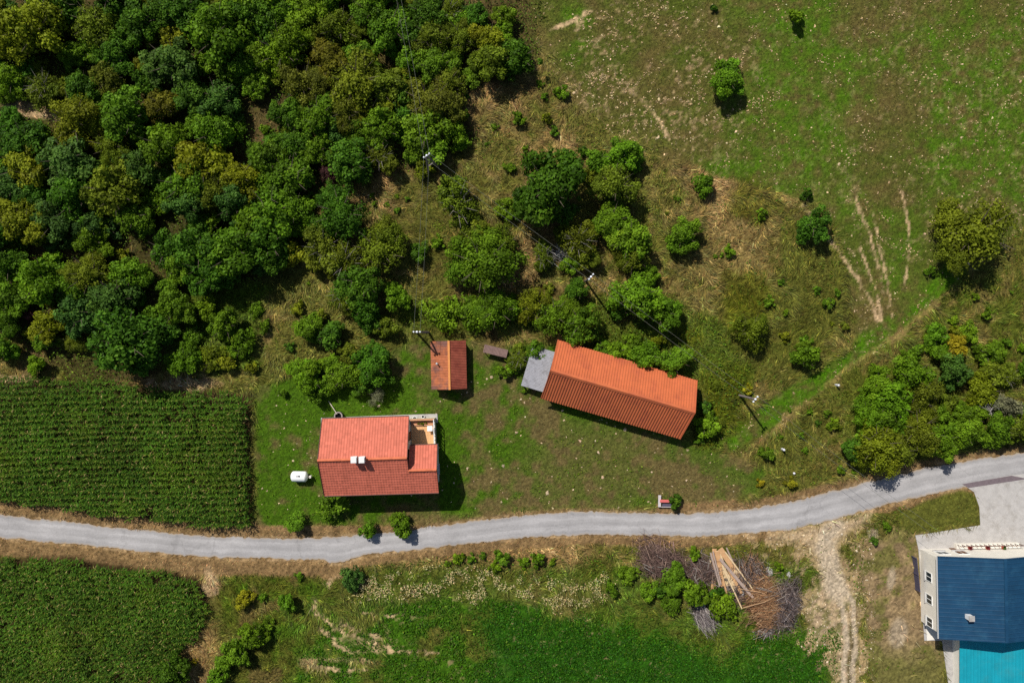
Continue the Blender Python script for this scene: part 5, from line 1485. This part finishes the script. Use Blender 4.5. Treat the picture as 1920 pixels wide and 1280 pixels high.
for k_ in (0.25, 0.6): window(bh, (wx0_ + (wx1_ - wx0_) * k_ * 0.5, wy1_, 1.9), 1.3, 1.3, 'y+')
mb = MB(); mb.box((wx0_ + 3.9, wy1_ + 0.03, 1.05), (0.95, 0.07, 2.1)); dr = mb.build('door', M['wood_door'], bh)
mb = MB(); mb.box((wx0_ + 4.2, wy1_ + 0.09, 1.05), (0.12, 0.06, 0.04)); mb.build('handle', M['pipe'], dr)
# raised white porch in front of the house with a low wall
px0, py0_ = fr.loc(1796, 1040, 0.8); px1 = fr.loc(1915, 1040, 0.8)[0]; py1_ = fr.loc(1850, 1020, 0.8)[1]
mb = MB(); mb.box(((px0 + px1) / 2, (py0_ + py1_) / 2 - 0.2, 0.28), (px1 - px0, py1_ - py0_ + 0.4, 0.6)); mb.build('porch', M['white_wall'], bh)
mb = MB()
for i in range(15): mb.box((px0 + 0.1 + i * (px1 - px0 - 0.2) / 14, py1_ - 0.06, 0.95), (0.05, 0.05, 0.8))
mb.box(((px0 + px1) / 2, py1_ - 0.06, 1.37), (px1 - px0, 0.08, 0.06)); mb.build('porch_railing', M['gutter'], bh)
M['flower_pot'] = surf('clay_pot', lin(186, 92, 70), 0.8)
for i, px in enumerate((1820, 1853, 1883)):
    x, y = W(px, 1027, 0.9)
    t = thing('flower_pot', ('clay flower pot on the porch, at the open end of its railing', 'clay flower pot on the middle of the porch', 'clay flower pot on the porch, before the corner')[i], 'flower pot', (x, y, 0.57))
    MB().lathe((0, 0, 0), [(0.0, 0.0), (0.16, 0.0), (0.24, 0.3), (0.2, 0.3), (0.19, 0.24), (0.0, 0.24)], 12).build('pot', M['flower_pot'], t)
    f_ = obj('flowers', PROTO['small'][i][0], t); f_.scale = (0.42,) * 3; f_.location.z = 0.2; f_.color = (0.25, 0.03, 0.04, 1) if i < 2 else (0.06, 0.12, 0.02, 1)
# parked-out panel beside the west wall
sheet('side_path', [(1724, 1040), (1741, 1040), (1767, 1195), (1738, 1200)], 0.075, M['white_wall'], 0.1)
x, y = W(1718, 1075, 0.6)
t = thing('garden_fence', 'short dark board fence along the pale path of the blue-roofed house', 'fence', (x, y, 0), R(96))
M['dark_boards'] = surf('dark_boards', lin(78, 74, 92), 0.8, 0.2, 5)
for i in range(10):
    mb = MB(); mb.box((-1.8 + i * 0.4, 0, 0.55), (0.38, 0.05, 1.1)); mb.build('board', M['dark_boards'], t)
for s_ in (-1.95, 0, 1.95):
    mb = MB(); mb.box((s_, 0.07, 0.6), (0.09, 0.09, 1.25)); mb.build('post', M['dark_boards'], t)

# ------------------------------------------------------------------ power line
M['pole'] = surf('pole_wood', lin(128, 116, 112), 0.85, 0.25, 5)
M['porcelain'] = surf('porcelain', lin(236, 240, 246), 0.25, 0.03, 5)
M['wire'] = surf('wire', lin(120, 122, 110), 0.5, 0.1, 2, metal=0.4)
M['steel'] = surf('steel', lin(150, 150, 152), 0.45, 0.15, 5, metal=0.6)


def pole(tpx, tpy, h, ang, label, legs=1, name='power_pole', lamp=False):
    """tpx, tpy: top of the pole in the photo"""
    x, y = W(tpx, tpy, h)
    z = float(ground_z(np.array([x]), np.array([y]))[0])
    t = thing(name, label, 'power pole', (x, y, z), ang, 'power poles of the overhead line')
    if legs == 1:
        MB().tube((0, 0, -0.2), (0, 0, h), 0.15, 0.10, 10).build('shaft', M['pole'], t)
    else:
        for sg in (-1, 1): MB().tube((sg * 0.75, 0, -0.2), (sg * 0.06, 0, h), 0.14, 0.10, 10).build('leg', M['pole'], t)
        mb = MB(); mb.bar((-0.45, 0, h * 0.45), (0.45, 0, h * 0.45), 0.1, 0.12); mb.build('brace', M['pole'], t)
    mb = MB(); mb.bar((-0.45, 0, h - 0.15), (0.45, 0, h - 0.15), 0.09, 0.09); arm = mb.build('crossarm', M['steel'], t)
    for sg in (-1, 1):
        MB().lathe((sg * 0.36, 0, h - 0.1), [(0.0, 0.26), (0.07, 0.24), (0.11, 0.12), (0.07, 0.1), (0.1, 0.02), (0.03, 0.0)], 10).build('insulator', M['porcelain'], arm)
    MB().lathe((0, 0, h), [(0.13, 0.0), (0.1, 0.1), (0.0, 0.14)], 10).build('cap', M['porcelain'], t)
    c, s = math.cos(ang), math.sin(ang)
    return [(x + sg * 0.36 * c, y + sg * 0.36 * s, z + h + 0.14) for sg in (-1, 1)]


PA = pole(800, 292, 7.6, R(35), 'two-legged wooden power pole at the edge of the wood', 2)
PB = pole(1108, 519, 6.2, R(50), 'single wooden power pole with a white cap in the scrub', 1)
PC = pole(1416, 748, 5.9, R(50), 'single wooden power pole by the grass path beyond the barn', 1)
PD = pole(782, 622, 5.6, R(0), 'two-legged wooden power pole just above the rusty shed', 2)
ends = {'n': [(*W(733, -60, 8.5), 8.5), (*W(741, -60, 8.5), 8.5)], 's': [(*W(1760, 1010, 6.5), 6.5), (*W(1770, 1002, 6.5), 6.5)]}


def cable(a, b, sag, label, group):
    a, b = Vector(a), Vector(b)
    n = 14
    mb = MB()
    pts = [a.lerp(b, i / n) - Vector((0, 0, sag * 4 * (i / n) * (1 - i / n))) for i in range(n + 1)]
    for p, q in zip(pts, pts[1:]): mb.tube(p, q, 0.014, n=5, caps=False)
    o = mb.build('power_cable', M['wire'])
    tag(o, label, 'cable', group)


for a, b, sg, lab in ((ends['n'], PA, 0.5, 'overhead cable running out over the wood from the two-legged pole at its edge'),
                      (PA, PD, 0.5, 'overhead cable between the two two-legged poles'),
                      (PA, PB, 0.6, 'overhead cable crossing the scrub from the wood edge to the white-capped pole'),
                      (PB, PC, 0.5, 'overhead cable passing behind the barn between the single poles'),
                      (PC, ends['s'], 0.5, 'overhead cable crossing the road from the pole by the grass path')):
    for i in (0, 1): cable(a[i], b[i], sg + 0.05 * i, lab, lab)

# ------------------------------------------------------------------ posts, bench, bucket
M['post_white'] = surf('white_post', lin(228, 226, 232), 0.6, 0.1, 6)
for px, py, h, lab in ((1470, 843, 0.9, 'short white marker post standing in the dry grass near the pole shadow'), (1572, 722, 0.9, 'short white marker post at the straw edge of the grass path'), (1489, 887, 0.35, 'low white marker stone near the yellow weeds above the road')):
    x, y = W(px, py, h)
    t = thing('marker_post', lab, 'post', (x, y, float(ground_z(np.array([x]), np.array([y]))[0])), R(20))
    mb = MB(); mb.box((0, 0, h / 2 - 0.05), (0.2, 0.2, h + 0.1)); mb.build('shaft', M['post_white'], t, bevel=0.02)
    MB().lathe((0, 0, h), [(0.14, 0.0), (0.0, 0.09)], 4).build('tip', M['post_white'], t)
x, y = W(1250, 941, 0.4)
M['red_seat'] = surf('faded_red_paint', lin(206, 104, 100), 0.6, 0.15, 3)
M['grey_frame'] = surf('grey_frame', lin(190, 182, 182), 0.7, 0.15, 5)
t = thing('roadside_bench', 'roadside bench with a faded red seat beam and pale grey frame', 'bench', (x, y, 0), R(-1))
mb = MB(); mb.box((0.1, 0.16, 0.55), (1.85, 0.34, 0.1)); mb.build('seat', M['red_seat'], t, bevel=0.03)
mb = MB(); mb.box((0.05, -0.36, 0.30), (1.1, 0.34, 0.05)); mb.build('foot_board', M['dark_boards'], t)
mb = MB(); mb.box((0.0, -0.58, 0.34), (1.5, 0.07, 0.08)); mb.build('rail', M['grey_frame'], t)
mb = MB(); mb.box((-0.85, 0.12, 0.42), (0.32, 1.4, 0.10)); mb.build('side_beam', M['grey_frame'], t)
for a_, b_ in ((-0.85, -0.5), (-0.85, 0.7), (0.7, -0.5), (0.8, 0.16)):
    mb = MB(); mb.box((a_, b_, 0.18), (0.1, 0.1, 0.42)); mb.build('leg', M['grey_frame'], t)
x, y = W(1798, 759, 0.4)
M['orange'] = surf('orange_plastic', lin(236, 120, 60), 0.5)
t = thing('bucket', 'orange bucket half hidden in the right-hand thicket', 'bucket', (x, y, 0.0))
MB().lathe((0, 0, 0), [(0.0, 0.0), (0.18, 0.0), (0.24, 0.42), (0.26, 0.42), (0.26, 0.45), (0.22, 0.45), (0.17, 0.06), (0.0, 0.06)], 16).build('pail', M['orange'], t)
MB().lathe((0, 0, 0.3), [(0.0, 0.0), (0.2, 0.0)], 16).build('fill', M['orange'], t)


# ------------------------------------------------------------------ brushwood and planks
def sticks(n, cx, cy, rx, ry, rot, h, ln, rad, ang, spread, cols, seed):
    r = np.random.default_rng(seed)
    u = r.normal(0, 0.42, (n, 2)) * np.exp(r.normal(0, 0.22, (n, 1)))
    u = u * (1 + 0.25 * np.sin(3 * np.arctan2(u[:, 1], u[:, 0]) + seed))[:, None]
    u = u / np.maximum(1, np.linalg.norm(u, axis=1, keepdims=True) / 1.15)
    px, py = u[:, 0] * rx, u[:, 1] * ry
    d2 = np.clip(1 - (u ** 2).sum(1), 0, 1)
    pz = 0.03 + h * np.sqrt(d2) * r.uniform(0.2, 1, n)
    c, s = math.cos(rot), math.sin(rot)
    x, y = cx + px * c - py * s, cy + px * s + py * c
    a = ang + r.normal(0, spread, n)
    L = ln * np.exp(r.normal(0, 0.5, n))
    dz = r.normal(0, 0.18, n)
    d = np.c_[np.cos(a), np.sin(a), dz]; d /= np.linalg.norm(d, axis=1, keepdims=True)
    p = np.c_[x, y, pz]
    p0, p1 = p - d * L[:, None] / 2, p + d * L[:, None] / 2
    mid = p + np.cross(d, r.normal(0, 1, (n, 3))) * (L * 0.1)[:, None]
    for q in (p0, p1, mid): q[:, 2] = np.maximum(q[:, 2], 0.02)
    R_ = rad * np.exp(r.normal(0, 0.5, n))
    s1 = np.cross(d, [0, 0, 1.0]); s1 /= np.linalg.norm(s1, axis=1, keepdims=True) + 1e-9
    s2 = np.cross(s1, d)
    V, F = [], []
    tri = [(1.0, 0.0), (-0.5, 0.87), (-0.5, -0.87)]
    rows = []
    for q, k in ((p0, 1.0), (mid, 0.8), (p1, 0.35)):
        for (a1, b1) in tri: rows.append(q + (s1 * a1 + s2 * b1) * (R_ * k)[:, None])
    V = np.stack(rows, 1).reshape(-1, 3)
    o = (np.arange(n) * 9)[:, None]
    fs = []
    for j in (0, 3):
        for i in range(3): fs.append(o + np.array([[j + i, j + (i + 1) % 3, j + 3 + (i + 1) % 3, j + 3 + i]]))
    F = np.stack(fs, 1).reshape(-1, 4)
    cols = np.array(cols)[r.integers(0, len(cols), n)] * np.exp(r.normal(0, 0.3, (n, 1)))
    return V, F, np.repeat(np.clip(cols, 0.01, 0.8), 6, 0)


PURP = [lin(124, 98, 90), lin(94, 74, 68), lin(148, 124, 110), lin(74, 58, 52)]
GREY = [lin(142, 132, 130), lin(104, 94, 94), lin(176, 166, 160), lin(70, 62, 62)]
TAN = [lin(190, 148, 108), lin(160, 118, 82), lin(206, 168, 128), lin(128, 92, 66)]
DARK = [lin(112, 94, 88), lin(84, 70, 66), lin(150, 134, 126), lin(60, 50, 48)]


def brush(px, py, rxp, ryp, rot, h, n, ln, rad, ang, spread, cols, label, seed):
    x, y = W(px, py, h * 0.4)
    t = thing('brush_pile', label, 'brush pile', (x, y, 0))
    V, F, FC = sticks(n, 0, 0, rxp * S, ryp * S, rot, h, ln, rad, ang, spread, cols, seed)
    tag(obj('twigs', mesh_np('twigs', V, F, M['twig'], fcol=FC), t), kind='stuff')
    r = random.Random(seed)
    for i in range(7):
        a = ang + r.gauss(0, spread * 0.8)
        cx, cy = r.uniform(-0.5, 0.5) * rxp * S, r.uniform(-0.5, 0.5) * ryp * S
        l = ln * r.uniform(1.0, 1.9); z = h * r.uniform(0.6, 1.0)
        d = Vector((math.cos(a), math.sin(a), r.uniform(-.12, .12))) * l / 2
        c = Vector((cx, cy, z))
        mb = MB(); mb.tube(c - d, c + d * 0.1 + Vector((0, 0, 0.05)), 0.045, 0.035, 6); mb.tube(c + d * 0.1 + Vector((0, 0, 0.05)), c + d, 0.035, 0.012, 6)
        mb.build('branch', M['bare'], t)


brush(1240, 1050, 50, 34, R(-12), 1.1, 2600, 1.1, 0.016, R(-30), 0.8, PURP, 'purplish-grey brushwood heap at the road end of the wood pile', 1)
brush(1318, 1068, 38, 30, R(-20), 0.8, 1500, 1.0, 0.016, R(20), 0.9, PURP + GREY[:1], 'low dark brushwood heap between the green bush and the planks', 2)
brush(1320, 1156, 22, 30, R(35), 0.55, 800, 1.3, 0.02, R(-55), 0.25, GREY, 'small grey bundle of sticks lying beside the bright green bush', 3)
brush(1402, 1075, 42, 40, R(-30), 0.8, 1700, 1.0, 0.016, R(100), 0.7, DARK + TAN[1:2], 'brown brushwood heap on the track side of the planks', 4)
brush(1432, 1128, 24, 56, R(6), 1.2, 2600, 1.5, 0.016, R(8), 0.5, TAN, 'tall tan-orange heap of freshly cut brushwood', 5)
brush(1472, 1132, 32, 52, R(-6), 1.0, 2300, 1.0, 0.017, R(70), 0.9, DARK + GREY[:2], 'dark grey tangle of old branches nearest the gravel track', 6)
brush(1440, 1180, 24, 12, R(20), 0.3, 420, 0.9, 0.02, R(30), 0.6, GREY, 'scatter of pale grey sticks at the lower foot of the tan brushwood', 7)
brush(1378, 1108, 40, 36, R(0), 0.45, 1300, 0.9, 0.015, R(60), 1.2, DARK, 'flat litter of brown twigs under the plank ends', 8)

M['plank_o'] = surf('orange_timber', lin(198, 156, 112), 0.8, 0.25, 4, 0.2, 30, col2=lin(160, 112, 74), c2=(0.5, 0.75), c2scale=2)
M['plank_p'] = surf('pale_timber', lin(212, 186, 146), 0.8, 0.15, 4, 0.2, 30, col2=lin(190, 152, 108), c2=(0.5, 0.8), c2scale=2)
M['plank_g'] = surf('weathered_timber', lin(164, 144, 132), 0.85, 0.2, 4, 0.2, 30)
Z0 = lambda px, py: ((px - 1230) / 1, py)
def zc(zx, zy): return (1230 + zx / 6.4, 1010 + zy / 6.4)
PL = [  # (start, end in the woodpile close-up, width px of close-up, material, height, label)
    ((690, 115), (674, 605), 30, 'plank_o', 0.55, 'orange-brown plank on the outer left edge of the plank stack'),
    ((716, 118), (704, 560), 22, 'plank_o', 0.50, 'narrow orange-brown plank second from the outer edge of the stack'),
    ((656, 165), (765, 565), 22, 'plank_g', 0.80, 'long weathered grey plank crossing the orange planks'),
    ((684, 150), (780, 540), 16, 'plank_g', 0.84, 'slim weathered grey lath beside the long grey plank'),
    ((735, 150), (800, 565), 52, 'plank_o', 0.60, 'wide orange-brown board in the middle of the stack'),
    ((770, 350), (852, 665), 20, 'plank_o', 0.66, 'rusty orange lath sticking out below the stack'),
    ((742, 140), (870, 560), 60, 'plank_p', 0.55, 'wide pale sawn board lying under the crossing beams'),
    ((770, 115), (945, 375), 66, 'plank_o', 0.74, 'broad orange board on the top of the stack'),
    ((850, 330), (1030, 655), 34, 'plank_o', 0.70, 'long orange board reaching to the white sack'),
    ((770, 240), (1180, 722), 34, 'plank_g', 1.00, 'long grey squared beam lying across the whole stack'),
    ((800, 330), (1032, 838), 15, 'plank_p', 0.86, 'thin pale pole sticking out farthest below the stack'),
    ((820, 380), (970, 605), 44, 'plank_p', 0.62, 'short pale board between the thin pole and the orange board'),
    ((830, 155), (1168, 610), 16, 'plank_p', 0.90, 'thin pale lath on the track side of the stack'),
    ((940, 380), (1040, 505), 62, 'plank_p', 0.62, 'short wide pale board end on the track side'),
    ((846, 105), (925, 280), 18, 'plank_g', 0.80, 'short grey slat at the road end of the stack'),
    ((1000, 500), (1095, 590), 16, 'plank_p', 0.72, 'short pale batten beside the red scrap'),
]
for (a, b, w, mt, z, lab) in PL:
    A, B = W(*zc(*a), z), W(*zc(*b), z - 0.25)
    L_ = math.hypot(B[0] - A[0], B[1] - A[1])
    ang = math.atan2(B[1] - A[1], B[0] - A[0])
    wd = w / 6.4 * S
    mb = MB()
    d = Vector((math.cos(ang), math.sin(ang), 0)); s = Vector((-d.y, d.x, 0)) * wd / 2
    rs = random.Random(int(w * 31 + a[0]))
    z1 = z - 0.22
    a3, b3 = Vector((A[0], A[1], z)), Vector((B[0], B[1], z1))
    th = 0.05 if mt != 'plank_g' else 0.09
    th = Vector((0, 0, th))
    m3 = a3.lerp(b3, 0.5) + Vector((0, 0, rs.uniform(-0.03, 0.03)))
    ring = lambda p, k: [p - s * k - th, p + s * k - th, p + s * k, p - s * k]
    r0, r1, r2 = ring(a3, rs.uniform(0.92, 1.0)), ring(m3, 1.0), ring(b3, rs.uniform(0.88, 1.0))
    r2[1] += d * rs.uniform(-0.06, 0.06); r2[2] += d * rs.uniform(-0.06, 0.06)
    o3 = m3.copy(); o3.z = 0
    mb.add([p - o3 for p in r0 + r1 + r2], [(0, 1, 2, 3), (11, 10, 9, 8)] + [(i + 4 * j, i + 4 * (j + 1), (i + 1) % 4 + 4 * (j + 1), (i + 1) % 4 + 4 * j) for j in (0, 1) for i in range(4)])
    o = mb.build('timber_plank', M[mt], None)
    o.location = o3
    tag(o, lab, 'plank', 'planks on the wood pile')
# bearers that carry the stack
for i, (a, b) in enumerate((((640, 240), (960, 250)), ((650, 470), (1080, 500)))):
    A, B = W(*zc(*a), 0.2), W(*zc(*b), 0.2)
    c3 = Vector(((A[0] + B[0]) / 2, (A[1] + B[1]) / 2, 0))
    mb = MB(); mb.tube(Vector((*A, 0.22)) - c3, Vector((*B, 0.22)) - c3, 0.22, 0.2, 9)
    o = mb.build('bearer_log', M['bark']); o.location = c3
    tag(o, ('round log under the road end of the plank stack', 'round log under the lower end of the plank stack')[i], 'log')
A, B = W(*zc(655, 255), 0.4), W(*zc(618, 385), 0.4)
c3 = Vector(((A[0] + B[0]) / 2, (A[1] + B[1]) / 2, 0))
mb = MB(); mb.tube(Vector((*A, 0.45)) - c3, Vector((*B, 0.42)) - c3, 0.11, 0.12, 10)
o = mb.build('peeled_log', M['plank_p']); o.location = c3
tag(o, 'short peeled pale log lying just left of the plank stack', 'log')
x, y = W(*zc(1028, 645), 0.3)
t = thing('sack', 'crumpled white plastic sack at the end of an orange board', 'sack', (x, y, 0.1))
rs = random.Random(5)
vs = []
for j, (rr, zz_) in enumerate(((0.33, 0.0), (0.36, 0.14), (0.24, 0.27), (0.08, 0.33))):
    vs += [(rr * (1 + rs.uniform(-.25, .25)) * math.cos(2 * math.pi * i / 10), rr * 1.3 * (1 + rs.uniform(-.25, .25)) * math.sin(2 * math.pi * i / 10), zz_ + rs.uniform(-.03, .03)) for i in range(10)]
fs = [(j * 10 + i, j * 10 + (i + 1) % 10, (j + 1) * 10 + (i + 1) % 10, (j + 1) * 10 + i) for j in range(3) for i in range(10)] + [tuple(range(30, 40))]
mb = MB(); mb.add(vs, fs); mb.build('bag', M['plastic'], t)
M['red_scrap'] = surf('red_plastic', lin(214, 60, 56), 0.5)
x, y = W(*zc(1120, 597), 0.3)
t = thing('canister', 'small red plastic canister lying beside the grey beam', 'canister', (x, y, 0.12), 0.6)
mb = MB(); mb.box((0, 0, 0.1), (0.26, 0.18, 0.2)); mb.build('body', M['red_scrap'], t, bevel=0.03)
MB().tube((0.08, 0, 0.2), (0.08, 0, 0.26), 0.035).build('spout', M['red_scrap'], t)
# boulders by the heap
for i, (zx, zy, rr, lab) in enumerate(((1360, 390, 0.42, 'large pale boulder between the brushwood and the green verge'), (1600, 430, 0.3, 'pale boulder nearer the gravel track'), (1720, 740, 0.24, 'bluish-grey stone at the end of the dark branches'))):
    x, y = W(*zc(zx, zy), 0.2)
    rs = random.Random(70 + i)
    vs = []
    for (q, z_) in ((0.95, -0.05), (1.0, 0.25), (0.75, 0.5), (0.3, 0.62)):
        vs += [(rr * q * rs.uniform(.75, 1.2) * math.cos(2 * math.pi * k / 9), 1.4 * rr * q * rs.uniform(.75, 1.2) * math.sin(2 * math.pi * k / 9), rr * z_ + rs.uniform(-.03, .03)) for k in range(9)]
    fs = [(j * 9 + k, j * 9 + (k + 1) % 9, (j + 1) * 9 + (k + 1) % 9, (j + 1) * 9 + k) for j in range(3) for k in range(9)] + [tuple(range(27, 36))]
    mb = MB(); mb.add(vs, fs); o = mb.build('boulder', M['concrete']); o.location = (x, y, 0); o.rotation_euler.z = 0.5
    tag(o, lab, 'stone')
# bare pale tree stumps and dead branches lying in the scrub
for i, (px, py, n_, lab) in enumerate(((1050, 475, 60, 'heap of bare grey branches under the cables in the scrub'), (660, 485, 50, 'bare grey branches showing through the thin trees above the yard'), (1850, 765, 40, 'bare pale branches at the right side of the thicket'))):
    x, y = W(px, py, 1.0)
    t = thing('dead_branches', lab, 'branches', (x, y, 0.0))
    V, F, FC = sticks(n_, 0, 0, 1.6, 0.9, 0.4, 1.2 if i == 0 else 2.2, 1.3, 0.03, -0.7, 0.8, [lin(190, 184, 178), lin(150, 142, 136)], 90 + i)
    tag(obj('twigs', mesh_np('twigs', V, F, M['twig'], fcol=FC), t), kind='stuff')
    MB().tube((-1.0, 0.6, 0.0), (0.2, -0.1, 0.9), 0.08, 0.05, 6).tube((0.2, -0.1, 0.9), (1.1, -0.8, 1.4), 0.05, 0.02, 6).build('branch', M['bare'], t)
